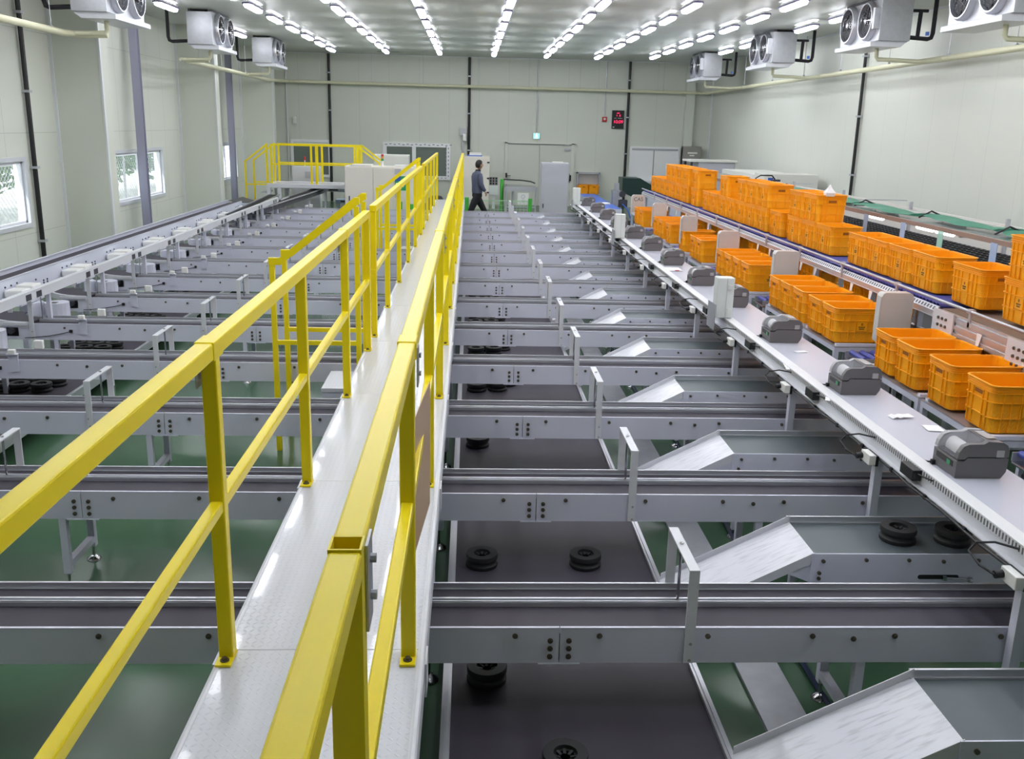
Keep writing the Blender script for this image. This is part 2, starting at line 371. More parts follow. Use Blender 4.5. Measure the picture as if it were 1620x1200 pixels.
part('door_leaf', MB().box(2.335, 3.42, YF-.05, YF-.01, 0, 2.06), MATS['door_paint'], dr)
part('head_gap', MB().box(1.24, 3.42, YF-.085, YF-.08, 2.045, 2.06), darkm, dr)
part('door_handle', MB().box(1.18, 1.24, YF-.14, YF-.08, .93, 1.08).box(1.20, 1.36, YF-.15, YF-.13, .98, 1.0), black, dr)
part('door_handle', MB().box(3.37, 3.43, YF-.14, YF-.08, .85, 1.05).box(3.36, 3.38, YF-.16, YF-.14, .8, 1.1), black, dr)
part('door_closer', MB().box(3.18, 3.36, YF-.12, YF-.05, 1.86, 1.93).bar((3.1, YF-.1, 2.03), (3.33, YF-.1, 2.05), .02, .02), galv, dr)

# outside: ground, trees, wire fence
solo('paved_ground', MB().box(-40, XL-.31, -10, 60, -.3, -.12), ground_m, 'pale sunlit ground outside the left windows', 'ground')
def tree(x, y, h, r, lab):
    t = thing('garden_tree', (x, y, -.12), lab, 'tree', 'trees outside the left windows')
    part('trunk', MB().cyl((x, y, -.12), (x, y, h*.6), .14, 8, .07), bark, t)
    m = MB()
    for i in range(2600):
        a, b_ = random.random()*2*math.pi, math.acos(2*random.random()-1); rr = r*(.55+.5*random.random())
        c = Vector((x+rr*math.sin(b_)*math.cos(a), y+rr*math.sin(b_)*math.sin(a), h*.55+rr*math.cos(b_)*h/(2.1*r)))
        d = Vector((random.gauss(0, 1), random.gauss(0, 1), random.gauss(0, 1))).normalized(); e = d.orthogonal().normalized(); s_ = .09+.07*random.random()
        m.add([c-d*s_, c+e*s_*.5, c+d*s_, c-e*s_*.5], [(0, 1, 2, 3)])
    o = mesh_obj('foliage', m, leafm, (x, y, -.12), fixn=False); o.parent = t
for i, (x, y, h, r) in enumerate(((-13, 22, 3.6, 1.9), (-13.5, 26, 4.2, 2.0), (-12.4, 30.5, 3.4, 1.7), (-13, 34.5, 4.4, 2.0), (-12.6, 39.5, 3.8, 1.9), (-14, 18.2, 3.0, 1.5))):
    tree(x, y, h, r, ['leafy tree outside, behind the left part of the middle window', 'taller leafy tree outside the middle window, behind the steel column', 'small leafy tree outside, seen in the right part of the middle window', 'tall leafy tree outside the farthest left window', 'leafy tree outside, farthest along the fence', 'low leafy tree outside the nearest left window'][i])
fe = thing('chain_link_fence', (-10.6, 27, -.12), 'wire mesh fence with a top rail outside the left windows', 'fence')
part('fence_rail', MB().cyl((-10.6, 15, 1.5), (-10.6, 42, 1.5), .03).cyl((-10.6, 15, .1), (-10.6, 42, .1), .02), galv, fe)
for k in range(10):
    part('fence_post', MB().cyl((-10.6, 15+3*k, -.12), (-10.6, 15+3*k, 1.6), .035), galv, fe)
m = MB()
for k in range(170):
    y0 = 14+k*.165
    for s_ in (1, -1):
        a, b_ = (y0, y0+1.6) if s_ > 0 else (y0+1.6, y0)
        m.bar((-10.6, a, -.05), (-10.6, b_, 1.5), .008, .008, (1, 0, 0))
part('wire_mesh', m, galv, fe)

# steel columns by the windows, wall lines
for i, (yc, lab) in enumerate(((20.75, 'blue-grey steel column standing in front of the middle left window'), (28.5, 'blue-grey steel column in front of the farthest left window'))):
    m = MB().box(-7.0, -6.84, yc-.075, yc-.063, 0, ZC-.001).box(-7.0, -6.84, yc+.063, yc+.075, 0, ZC-.001).box(-6.93, -6.91, yc-.063, yc+.063, 0, ZC-.001)
    solo('steel_column', m, steelc, lab, 'column', group='steel columns along the left wall')
def conduit(name, pts, r, m_, lab, cat='pipe', clips=True, grp=None):
    t = thing(name, pts[0], lab, cat, grp); part('pipe_run', MB().tube(pts, r), m_, t)
    if clips:
        a, b_ = Vector(pts[0]), Vector(pts[-1])
        n = max(2, int((b_-a).length/1.1))
        for k in range(n):
            p = a.lerp(b_, (k+.5)/n); part('clip', MB().box(p.x-r*1.5, p.x+r*1.5, p.y-r*1.5, p.y+r*1.5, p.z-.02, p.z+.02), galv, t)
for x, lab in ((-4.72, 'black pipe down the far wall beside the small framed window'), (-.08, 'black pipe down the far wall above the white cabinet'), (5.28, 'black pipe down the far wall right of the red clock')):
    conduit('wall_pipe', [(x, YF-.06, ZC-.02), (x+.0, YF-.06, 2.4), (x, YF-.06, 0.01)], .045, black, lab, 'pipe', True, 'black pipes on the walls')
conduit('wall_pipe', [(XL+.06, 16.15, ZC-.02), (XL+.06, 16.15, 2.5), (XL+.06, 16.15, .01)], .04, black, 'black pipe down the left wall between the nearest window and the pilaster', 'pipe', True, 'black pipes on the walls')
conduit('wall_pipe', [(XR-.06, 20.15, ZC-.02), (XR-.06, 20.15, 2.5), (XR-.06, 20.15, .01)], .035, black, 'black pipe down the right wall', 'pipe', True, 'black pipes on the walls')
conduit('thin_conduit', [(2.2, YF-.03, ZC-.03), (2.2, YF-.03, 2.42)], .017, galv, 'thin grey conduit dropping to the lit exit sign', 'conduit', False)
conduit('thin_conduit', [(4.5, YF-.03, ZC-.03), (4.5, YF-.03, 2.98)], .017, galv, 'thin grey conduit dropping to the red alarm box', 'conduit', False)
conduit('thin_conduit', [(-6.15, YF-.03, ZC-.03), (-6.15, YF-.03, .3)], .017, whitep, 'thin white conduit in the far left corner', 'conduit', False)

# exit sign, alarm, clock, wall camera box
t = thing('exit_sign', (2.2, YF-.09, 2.24), 'lit pale green exit sign above the double door', 'sign')
part('housing', MB().box(2.09, 2.32, YF-.09, YF, 2.22, 2.42), whitepl, t, .006)
part('lit_panel', MB().box(2.105, 2.305, YF-.094, YF-.09, 2.235, 2.405), exitm, t)
part('running_figure', MB().lathe([(.001, -.001), (.022, -.001), (.022, .001)], (2.21, YF-.096, 2.375), 10, axis='Y').bar((2.2, YF-.096, 2.355), (2.195, YF-.096, 2.3), .004, .04, (1, 0, 0)).bar((2.195, YF-.096, 2.3), (2.235, YF-.096, 2.25), .004, .022, (1, 0, 0)).bar((2.195, YF-.096, 2.3), (2.16, YF-.096, 2.26), .004, .022, (1, 0, 0)).bar((2.2, YF-.096, 2.345), (2.24, YF-.096, 2.32), .004, .016, (1, 0, 0)), exitw, t)
t = thing('alarm_box', (4.5, YF-.08, 2.85), 'small red fire alarm box on the far wall left of the clock', 'alarm')
part('housing', MB().box(4.42, 4.58, YF-.08, YF, 2.84, 3.0), red, t, .01)
part('sounder', MB().lathe([(.001, -.02), (.03, -.018), (.04, 0)], (4.5, YF-.08, 2.93), 14, axis='Y'), whitepl, t)
t = thing('digital_clock', (4.95, YF-.06, 2.6), 'black digital wall clock with red glowing digits', 'clock')
part('case', MB().box(4.75, 5.16, YF-.06, YF, 2.62, 3.22), black, t, .008)
part('time_digits', text_mb('10:09', .15, 'XZ', (4.965, YF-.0605, 2.80)), led, t)
part('date_digits', text_mb('1  8', .10, 'XZ', (4.965, YF-.0605, 3.02)), led, t)
part('day_light', MB().box(4.91, 5.0, YF-.062, YF-.06, 3.12, 3.145), led, t)
part('caption', MB().box(4.78, 4.84, YF-.062, YF-.06, 2.655, 2.685).box(4.82, 4.9, YF-.062, YF-.06, 2.96, 2.97).box(4.95, 5.1, YF-.062, YF-.06, 2.96, 2.97), whitepl, t)
t = thing('speaker_box', (-.27, YF-.1, 2.1), 'small grey box with white horn on the far wall above the walkway end', 'box')
part('housing', MB().box(-.37, -.17, YF-.1, YF, 2.28, 2.52), galv, t)
part('horn', MB().box(-.28, -.16, YF-.28, YF-.1, 2.1, 2.34), whitepl, t, .02)
part('wall_pole', MB().box(-.3, -.24, YF-.06, YF, 0.9, 2.28), galv, t)
t = thing('wall_sensor', (-5.85, YF-.1, 2.62), 'tiny white sensor high on the far wall near the left corner', 'sensor')
part('body', MB().cyl((-5.9, YF, 2.72), (-5.9, YF-.09, 2.72), .05, 12).box(-5.95, -5.85, YF-.07, YF, 2.55, 2.67), whitepl, t)

# ceiling lamps
def lamp_proto():
    t = thing('ceiling_lamp', (0, 0, ZC), 'x', 'lamp', 'ceiling lamps')
    def ring(hx, hy, z, r, n=5):
        out = []
        for cx, cy, a0 in ((hx-r, hy-r, 0), (-hx+r, hy-r, 90), (-hx+r, -hy+r, 180), (hx-r, -hy+r, 270)):
            for i in range(n): a = math.radians(a0+90*i/(n-1)); out.append((cx+r*math.cos(a), cy+r*math.sin(a), z))
        return out
    m = MB().loft([ring(.055, .56, ZC-.03, .05), ring(.065, .58, ZC-.045, .055), ring(.065, .58, ZC-.075, .055)]); m.box(-.02, .02, -.45, -.35, ZC-.03, ZC).box(-.02, .02, .35, .45, ZC-.03, ZC)
    part('housing', m, whitepl, t)
    part('rim', MB().loft([ring(.066, .58, ZC-.074, .055), ring(.088, .60, ZC-.078, .06), ring(.090, .605, ZC-.108, .06), ring(.064, .575, ZC-.110, .055)]), rim_m, t)
    r2 = ring(.05, .55, ZC-.158, .045)
    m = MB().loft([ring(.066, .575, ZC-.106, .055), ring(.064, .57, ZC-.135, .055), r2], 0, True); m.add(r2, [tuple(range(len(r2)))])
    part('diffuser', m, lamp_m, t)
    return t
lp = lamp_proto(); first = True
ROWS = [(-5.86, [1.6, 7.6, 13.6, 19.55, 25.45]), (-4.18, None), (-2.57, None), (-.98, None), (.66, None), (2.25, None), (3.79, None), (5.36, None), (6.8, [2, 4.1, 8, 10, 14.1, 18.2, 20.2, 24.4, 26.5])]
RN = ['sparse row over the left coolers', 'leftmost full row', 'second full row from left', 'row left of the walkway', 'row right of the walkway', 'fifth full row from left', 'sixth full row from left', 'rightmost full row', 'row over the right coolers']
for ri, (x, ys) in enumerate(ROWS):
    ph = 16.65 if ri == 7 else 19.4
    if ys is None: ys = [ph+2.06*k for k in range(-8, 7) if 1 < ph+2.06*k < 30.2]
    for k, y in enumerate(sorted(ys, reverse=True)):
        lab = 'ceiling lamp, %s from the far wall, in the %s' % ('first' if k == 0 else ORD[k], RN[ri])
        if first: lp.location = (x, y, ZC); lp['label'] = lab; first = False; o = lp
        else: o = dup(lp, (x, y, ZC), lab)
t = thing('air_vent', (0, 0, 0), 'narrow dark slot vent in the ceiling near the far wall', 'vent'); part('grille', MB().box(-3.0, -2.3, 31.6, 31.75, ZC-.01, ZC), greyd, t)

# ceiling coolers
def cooler(side, y0, lab):
    s = side                                  # fan face looks towards +x when s=1 (left row), -x when s=-1
    xf = -5.36 if s > 0 else 6.58; xb = xf - s*.52
    x0, x1 = min(xf, xb), max(xf, xb); LN = 1.65
    t = thing('unit_cooler', ((x0+x1)/2, y0+LN/2, 4.1), lab, 'cooler', 'ceiling unit coolers')
    part('casing', MB().box(x0, x1, y0, y0+LN, 4.12, 4.76), galv, t, .006)
    part('hanger', MB().box(x0+.03, x0+.08, y0+.05, y0+LN-.05, 4.76, ZC).box(x1-.08, x1-.03, y0+.05, y0+LN-.05, 4.76, ZC), darkm, t)
    part('drip_tray', MB().prism([(xf+s*.10, 4.03), (xf+s*.10, 4.10), (xf+s*.02, 4.12), (xb, 4.12), (xb+s*.12, 4.03)], y0+.06, y0+LN-.02), whitep, t)
    for k in range(2):
        yc = y0+.44+k*.78; zc = 4.45
        f = part('fan_shroud', MB().lathe([(.31, 0), (.31, s*.05), (.285, s*.09), (.265, s*.09), (.27, s*.01)], (xf, yc, zc), 28, axis='X'), alum, t)
        g = MB()
        for rr in (.07, .11, .15, .19, .23, .265):
            g.tube([(xf+s*(.12-.10*(rr/.28)**2), yc+rr*math.cos(a*math.pi/10), zc+rr*math.sin(a*math.pi/10)) for a in range(21)], .003, 4)
        for a in range(8):
            c_, s_ = math.cos(a*math.pi/4), math.sin(a*math.pi/4)
            g.tube([(xf+s*.12, yc+.05*c_, zc+.05*s_), (xf+s*.075, yc+.2*c_, zc+.2*s_), (xf+s*.03, yc+.29*c_, zc+.29*s_)], .004, 4)
        part('fan_guard', g, chrome, f)
        bl = MB()
        for a in range(5):
            an = a*2*math.pi/5
            p = lambda r_, d, dx: (xf+s*(.03+dx), yc+r_*math.cos(an+d), zc+r_*math.sin(an+d))
            bl.quad(p(.05, 0, 0), p(.25, -.1, 0), p(.25, .6, .035), p(.05, .8, .03), .003)
        bl.cyl((xf+s*.01, yc, zc), (xf+s*.08, yc, zc), .06, 14)
        part('fan_blades', bl, darkm, f)
        part('hub_label', MB().cyl((xf+s*.08, yc, zc), (xf+s*.084, yc, zc), .03, 12), whitepl, f)
        part('fan_cavity', MB().cyl((xf+s*.002, yc, zc), (xf+s*.006, yc, zc), .265, 24), darkm, f)
    if s < 0: part('junction_box', MB().box(xf-.10, xf, y0+.02, y0+.09, 4.3, 4.62), galv, t)
    # insulated refrigerant pipe up to the ceiling behind the unit
    xw = xb - s*.42
    part('insulated_pipe', MB().tube([(xb, y0+.12, 4.19), (xw+s*.08, y0+.12, 4.17), (xw+s*.02, y0+.12, 4.19), (xw, y0+.12, 4.26), (xw, y0+.12, ZC)], .035, 10), copperb, t)
    if s < 0:
        part('insulated_pipe', MB().tube([(xb, y0+.12, 4.60), (xb+.3, y0+.12, 4.60)], .025, 8).tube([(xb+.18, y0+.12, 4.60), (xb+.17, y0+.12, 4.19)], .035, 8), copperb, t)
        part('valve', MB().cyl((xb+.32, y0+.10, 4.22), (xb+.32, y0+.10, 4.28), .03, 10), blues, t)
    # pale drain pipe
    xd = xf - s*.18
    dp = [(xd, y0+.45, 4.03), (xd, y0+.45, 3.90), (xd-s*.03, y0+.45, 3.86)]
    dp += [(-6.05, y0+.40, 3.84), (-6.1, y0+.2, 3.83)] if s > 0 else [(7.5, y0+.42, 3.84), (7.78, y0+.2, 3.86)]
    part('drain_pipe', MB().tube(dp, .035, 10), pipe_y, t)
for y0, l in ((15.0, 'silver twin-fan cooler under the ceiling on the left, nearest the camera'), (20.9, 'silver twin-fan cooler on the left, in front of the middle window bay'), (26.9, 'silver twin-fan cooler on the left, farthest back')): cooler(1, y0, l)
for y0, l in ((12.0, 'silver twin-fan cooler on the right cut by the picture edge'), (15.95, 'silver twin-fan cooler on the right with white junction box, second from the camera'), (21.6, 'silver twin-fan cooler on the right, third from the camera'), (27.95, 'silver twin-fan cooler on the right, farthest back')): cooler(-1, y0, l)

# pale pipes
def hung_pipe(name, pts, r, lab, hang):
    t = thing(name, pts[0], lab, 'pipe', 'pale yellow drain pipes'); part('pipe_run', MB().tube(pts, r, 12), pipe_y, t)
    for p in hang: part('hanger_rod', MB().cyl((p[0], p[1], p[2]), (p[0], p[1], ZC), .006, 5).box(p[0]-.02, p[0]+.02, p[1]-.02, p[1]+.02, p[2]+.02, p[2]+.05), galv, t)
hung_pipe('drain_line', [(-6.1, 2, 3.86), (-6.1, 15.2, 3.83), (-6.0, 15.5, 3.83), (-5.55, 15.5, 3.84)], .05, 'pale yellow pipe on the left ending at the nearest cooler', [(-6.1, y, 3.84) for y in (11, 13.2, 14.8)])
hung_pipe('drain_line', [(-5.60, 21.45, 3.84), (-6.0, 21.45, 3.83), (-6.12, 21.6, 3.82), (-6.1, 30, 3.80), (-6.2, 30.5, 3.82), (-6.05, 32.7, 3.88)], .05, 'pale yellow pipe on the left from the middle cooler to the far wall', [(-6.1, y, 3.82) for y in (22.5, 24.5, 27, 29)])
hung_pipe('drain_line', [(-7.05, 32.4, .05), (-7.05, 32.4, 3.80), (-7.0, 32.5, 3.86), (-6.6, 32.7, 3.88), (0, 32.72, 3.86), (7.7, 32.72, 3.84), (7.85, 32.5, 3.84)], .05, 'pale yellow pipe crossing the far wall and dropping at the left corner', [(x, 32.72, 3.86) for x in (-5.0, -3.3, -1.6, 0.2, 1.9, 3.6, 5.2, 6.4)])
hung_pipe('drain_line', [(7.8, 2, 3.9), (7.8, 16, 3.88), (7.82, 28, 3.86), (7.85, 32.5, 3.84)], .05, 'pale yellow pipe hung along the right wall', [(7.8, y, 3.9) for y in (12, 14, 16, 18.3, 20.7, 23, 25.4, 28)])

# ---------------- cross conveyors ----------------
BD = mesh_obj('bolt', MB().cyl((0, 0, 0), (0, -.006, 0), .012, 10).cyl((0, -.006, 0), (0, -.012, 0), .008, 6), boltm)
BOLTS = [(-1.52, .565), (-1.07, .565), (.21, .565), (.57, .565), (.36, .542), (.36, .505), (.36, .467), (.44, .542), (.44, .505), (.44, .467),
         (.96, .53), (.96, .452), (1.035, .563), (1.49, .563), (1.67, .55), (1.85, .563), (2.32, .56),
         (-2.22, .542), (-2.22, .505), (-2.22, .467), (-2.14, .542), (-2.14, .505), (-2.14, .467), (-2.0, .56), (-2.37, .56), (-2.71, .555), (-2.70, .50), (-3.0, .56), (-3.3, .55), (-3.55, .56), (-4.1, .56), (-4.42, .52), (-4.42, .455)]
def conveyor_proto():
    Y = 0.0
    t = thing('cross_conveyor', (0, 0, 0), 'x', 'conveyor', 'parallel cross conveyors under the walkway')
    for a, b in ((-4.72, -2.182), (-2.178, .398), (.402, 2.85)):
        part('side_plate', MB().box(a, b, 0, .006, .435, .60).box(a, b, 0, .014, .597, .602), paint, t)
    part('rear_plate', MB().box(-4.72, 2.85, .412, .418, .435, .598), paint, t)
    part('belt', MB().box(-4.70, 2.83, .008, .40, .535, .572), belt, t)
    part('lane_divider', MB().box(-4.45, 2.85, .232, .268, .573, .594).box(-4.45, 2.85, .236, .242, .594, .600).box(-4.45, 2.85, .256, .268, .594, .603), alum, t)
    part('guide_rail', MB().box(-4.45, 2.85, .400, .412, .573, .603).box(-4.45, 2.85, .392, .400, .573, .577), alum, t)
    part('return_roller_frame', MB().box(-4.6, 2.8, .012, .40, .44, .47), darkm, t)
    for q in (.31, -2.27): part('joint_strap', MB().box(q, q+.18, -.004, .05, .430, .435), paint, t)
    for x in (-4.2, -2.3, 1.72):
        for y in (.02, .385):
            lg = part('leg', MB().box(x-.02, x+.02, y-.015, y+.025, .09, .435), paint, t)
            part('levelling_foot', MB().cyl((x, y, .03), (x, y, .1), .008, 8).lathe([(.008, .03), (.02, .026), (.04, .01), (.042, 0)], (x, y, 0), 16), chrome, lg)
        part('leg_brace', MB().box(x-.02, x+.02, .045, .37, .12, .16), paint, t)
    def bracket(x, yb0, top):
        m = MB().box(x-.022, x+.022, -.012, -.004, .44, top)
        m.box(x-.022, x+.022, yb0, .430, top-.004, top+.004)
        m.box(x-.022, x+.022, .419, .427, .50, top)
        if yb0 < -.1: m.box(x-.022, x+.022, yb0, yb0+.008, top-.05, top)
        b = part('arch_bracket', m, whitep, t)
        part('drop_rod', MB().cyl((x, .25, .60), (x, .25, top), .007, 8).cyl((x, .25, top+.004), (x, .25, top+.012), .010, 6), chrome, b)
    bracket(.955, -.012, .87); bracket(-2.70, -.012, .83); bracket(-4.42, -.42, .845)
    # photo sensor and its reflector
    s = part('sensor_mount', MB().box(-3.95, -3.87, -.016, -.008, .50, .66).box(-3.955, -3.865, -.05, -.008, .655, .662), paint, t)
    part('sensor_head', MB().box(-3.94, -3.88, -.05, -.012, .662, .70), whitepl, s, .004)
    part('sensor_head', MB().box(-3.92, -3.84, .40, .44, .603, .68), whitepl, s, .006)
    part('sensor_cable', MB().tube([(-4.03, -.01, .53), (-4.12, -.014, .505), (-4.25, -.014, .48), (-4.4, -.012, .462), (-4.5, -.01, .455)], .004, 5).box(-4.05, -4.02, -.02, -.006, .515, .545), black, s)
    # left end: curved transfer belt, arm and motor drum
    pts = [(-4.45, .02), (-4.45, .34)]; c = (-4.46, .62)
    arc = [(c[0]-.60*math.sin(a), c[1]-.60*math.cos(a)) for a in [i*math.pi/16 for i in range(9)]]
    arc2 = [(c[0]-.28*math.sin(a), c[1]-.28*math.cos(a)) for a in [i*math.pi/16 for i in range(8, -1, -1)]]
    part('curve_belt', MB().prism(arc+arc2, .585, .60, 'Z'), belt, t)
    part('curve_guard', MB().prism([(c[0]-.63*math.sin(a), c[1]-.63*math.cos(a)) for a in [i*math.pi/16 for i in range(9)]]+[(c[0]-.60*math.sin(a), c[1]-.60*math.cos(a)) for a in [i*math.pi/16 for i in range(8, -1, -1)]], .55, .615, 'Z'), whitep, t)
    part('end_arm', MB().box(-4.75, -4.45, -.03, -.015, .585, .615), whitep, t)
    part('drive_motor', MB().cyl((-4.62, -.05, .53), (-4.62, .0, .53), .03, 14).box(-4.68, -4.56, .0, .03, .47, .56), darkm, t)
    d = part('drum_cover', MB().prism([(-4.62+.13*math.cos(a), -.42+.13*math.sin(a)) for a in [i*math.pi/8 for i in range(-8, 9)]]+[(-4.85, -.42+.13), (-4.85, -.42-.13)], .42, .62, 'Z'), paint, t)
    part('drum_slot', MB().box(-4.66, -4.60, -.50, -.42, .57, .622), black, d)
    return t
cp = conveyor_proto(); NCONV = 14; YK = [3.57+1.4975*k for k in range(NCONV)]
for k in range(NCONV):
    lab = 'grey cross conveyor with dark belt, %s' % ('nearest the camera' if k == 0 else ('farthest from the camera, in front of the walking man' if k == 13 else ORD[k]+' from the camera'))
    c = cp if k == 0 else dup(cp, (0, YK[k], 0), lab)
    if k == 0: c.location = (0, YK[0], 0); c['label'] = lab; WL[c.name] = Vector((0, YK[0], 0))
for c in [o for o in COL.objects if o.name.startswith('cross_conveyor')]:
    for bx, bz in BOLTS: put(BD, c, (bx, c.location.y, bz))
bpy.data.objects.remove(BD)

# ---------------- lower belts along the hall ----------------
def long_belt(x0, x1, z, y0, y1, lab):
    t = thing('floor_belt', ((x0+x1)/2, (y0+y1)/2, 0), lab, 'conveyor', 'low belts running the length of the hall')
    part('belt', MB().box(x0, x1, y0, y1, z-.04, z), belt, t)
    for a, b in ((x0-.04, x0), (x1, x1+.035)):
        part('side_rail', MB().box(a, b, y0, y1, z-.06, z+.02).box(a+.012, b-.012, y0, y1, z+.02, z+.028), alum, t)
    y = y0+.4; 
    while y < y1:
        for x in (x0, x1): part('leg', MB().box(x-.02, x+.02, y, y+.04, 0, z-.06), paint, t)
        y += 1.4975*2
long_belt(-.06, 1.06, .19, 1.0, 24.0, 'low wide dark belt right of the walkway, under the cross conveyors')
long_belt(-4.42, -3.62, .19, 3.0, 24.0, 'low dark belt on the left side, under the cross conveyors')
t = thing('cable_trough', (1.5, 12, 0), 'galvanised trough lying on the green floor beside the low belt', 'trough')
part('cover', MB().box(1.38, 1.60, 1, 24, 0, .02), galv, t)
t = thing('floor_cable', (1.9, 12, 0), 'dark blue cable lying on the floor beside the trough', 'cable')
part('cable_run', MB().tube([(1.78+.05*math.sin(y*1.1), y, .02) for y in [1.5+.5*i for i in range(44)]], .015, 6), mat('blue_cable', (.01, .02, .06), .4), t)

# ---------------- spools ----------------
def spool_proto():
    R = .092
    prof = [(.04, .0), (R*.97, 0), (R, .006), (R, .020), (R*.93, .026), (R*.90, .034), (R*.93, .044), (R, .050), (R, .072), (R*.98, .077), (.048, .077), (.046, .060), (.04, .055), (.04, .0)]
    t = thing('black_spool', (0, 0, 0), 'x', 'spool'); part('rim', MB().lathe(prof, (0, 0, 0), 26), rubber, t)
    m = MB()
    for k in range(8): a = k*math.pi/4; m.bar((.02*math.cos(a), .02*math.sin(a), .055), (.045*math.cos(a), .045*math.sin(a), .062), .012, .004)
    part('finger_insert', m, rubber, t); return t
sp0 = spool_proto(); used = [False]
def spool(x, y, z, lab, grp=None):
    if not used[0]: used[0] = True; sp0.location = (x, y, z); sp0['label'] = lab; o = sp0
    else: o = dup(sp0, (x, y, z), lab)
    if grp: o['group'] = grp
    return o
g1 = 'black spools on the low right belt'
zb = .19
for x, y, l in ((.09, 5.0, 'black ringed spool beside the walkway behind the nearest cross conveyor'), (.69, 5.0, 'black ringed spool alone in the middle of the low right belt'), (.10, 3.83, 'black ringed spool half hidden in the shade under the nearest cross conveyor'), (.40, 3.2, 'black ringed spool at the bottom edge of the picture'), (.08, 7.1, 'black ringed spool alone beside the walkway, behind the third cross conveyor'), (2.265, 4.49, 'black spool on the narrow grey-green belt, nearer the chute'), (2.55, 4.47, 'black spool on the narrow grey-green belt, nearer the white bench')):
    spool(x, y, .592 if x > 2 else zb, l, g1 if x < 2 else 'black spools on the narrow side belt')
random.seed(11)
for k in range(3, 12):
    yb = YK[k]+.55
    for j, (dx, dy) in enumerate(((.06, 0), (.26, .03), (.16, .2), (.36, .22), (.06, .36), (.27, .42))):
        if k == 3 and j > 3: continue
        spool(.02+dx, yb+dy+.1, zb, 'black spool clustered on the low right belt behind the %s cross conveyor' % ORD[k], 'spool cluster behind the %s conveyor, right belt' % ORD[k])
for k in range(2, 11):
    yb = YK[k]+.42
    for j in range(8):
        spool(-4.32+.2*(j % 3)+.05*(j//3), yb+.2*(j//3)+.05, zb, 'black spool clustered on the low left belt behind the %s cross conveyor' % ORD[k], 'spool cluster behind the %s conveyor, left belt' % ORD[k])

# ---------------- chute conveyors ----------------
def chute_proto():
    t = thing('chute_conveyor', (0, 0, 0), 'x', 'conveyor', 'short chute conveyors between the cross conveyors')
    part('belt', MB().box(1.76, 2.92, .0, .40, .565, .592), beltg, t)
    part('side_plate', MB().box(1.74, 2.95, -.008, 0, .44, .603), paint, t)
    part('rear_rail', MB().box(1.74, 2.95, .40, .412, .50, .63).box(1.74, 2.95, .39, .40, .59, .60), alum, t)
    part('end_roller', MB().cyl((1.765, .005, .572), (1.765, .395, .572), .02, 12), darkm, t)
    part('chute', MB().quad((1.07, 0, .25), (1.755, 0, .598), (1.755, .40, .598), (1.07, .40, .25), .004), chute_m, t)
    a, b = Vector((1.07, 0, .25)), Vector((1.755, 0, .598))
    part('chute_lip', MB().quad(a+Vector((0, 0, -.035)), b+Vector((0, 0, -.045)), b+Vector((0, 0, .010)), a+Vector((0, 0, .010)), .004), whitep, t)
    a.y = b.y = .40
    part('chute_lip', MB().quad(a, b, b+Vector((0, 0, .04)), a+Vector((0, 0, .04)), .004), whitep, t)
    part('chute_bracket', MB().prism([(1.60, .50), (1.75, .575), (1.75, .44)], 0, .006), paint, t)
    for x in (1.78, 2.75):
        for y in (.0, .36):
            l = part('leg', MB().box(x, x+.035, y, y+.035, .06, .44), paint, t)
            part('levelling_foot', MB().cyl((x+.017, y+.017, .02), (x+.017, y+.017, .07), .008, 8).lathe([(.008, .03), (.02, .026), (.04, .01), (.042, 0)], (x+.017, y+.017, 0), 14), chrome, l)
    part('adjust_slot', MB().prism([(2.31+.012*math.cos(i*math.pi/6+math.pi/2), .478+.012*math.sin(i*math.pi/6+math.pi/2)) for i in range(7)]+[(2.50+.012*math.cos(i*math.pi/6-math.pi/2), .478+.012*math.sin(i*math.pi/6-math.pi/2)) for i in range(7)], -.0095, -.0078), black, t)
    part('tension_screw', MB().cyl((2.42, -.02, .478), (2.56, -.02, .472), .006, 8).cyl((2.42, -.02, .478), (2.44, -.02, .478), .014, 6).cyl((2.555, -.03, .472), (2.57, -.03, .472), .016, 8), chrome, t)
    for bx, bz in ((1.80, .565), (1.785, .50), (1.785, .47), (2.02, .572), (2.24, .572), (2.42, .565), (2.60, .572)):
        part('bolt', MB().cyl((bx, -.008, bz), (bx, -.018, bz), .010, 8), boltm, t)
    return t
ch0 = chute_proto()
for k in range(14):
    y = 2.80+1.4975*k
    lab = 'short side conveyor with white sliding chute, %s' % ('at the bottom right corner' if k == 0 else ORD[k]+' from the camera')
    if k == 0: ch0.location = (0, y, 0); ch0['label'] = lab
    else: dup(ch0, (0, y, 0), lab)

# ---------------- walkway ----------------
DZ = .85
t = thing('walkway', (-.5, 12, 0), 'raised white tread-plate walkway running down the hall', 'walkway')
PY = [2.93+1.63*k for k in range(13)]
edges = [-1.0, 1.35] + [y+.06 for y in PY] + [23.6]
for a, b in zip(edges[:-1], edges[1:]):
    part('deck_plate', MB().box(-.835, -.165, a+.0015, b-.0015, DZ-.006, DZ), deck_m, t)
for s, xo in ((-1, -.86), (1, -.14)):
    prof = [(xo, DZ-.12), (xo, DZ-.012), (xo-s*.006, DZ-.002), (xo-s*.016, DZ+.002), (xo-s*.026, DZ+.002), (xo-s*.026, DZ-.008), (xo-s*.010, DZ-.012), (xo-s*.010, DZ-.12)]
    part('edge_channel', MB().prism(prof, -1, 23.6), whitep, t)
for k, y in enumerate(PY):
    part('splice_plate', MB().box(-.14, -.133, y-.02, y+.1, DZ-.14, DZ-.01), whitep, t)
    part('splice_plate', MB().box(-.867, -.86, y-.02, y+.1, DZ-.14, DZ-.01), whitep, t)
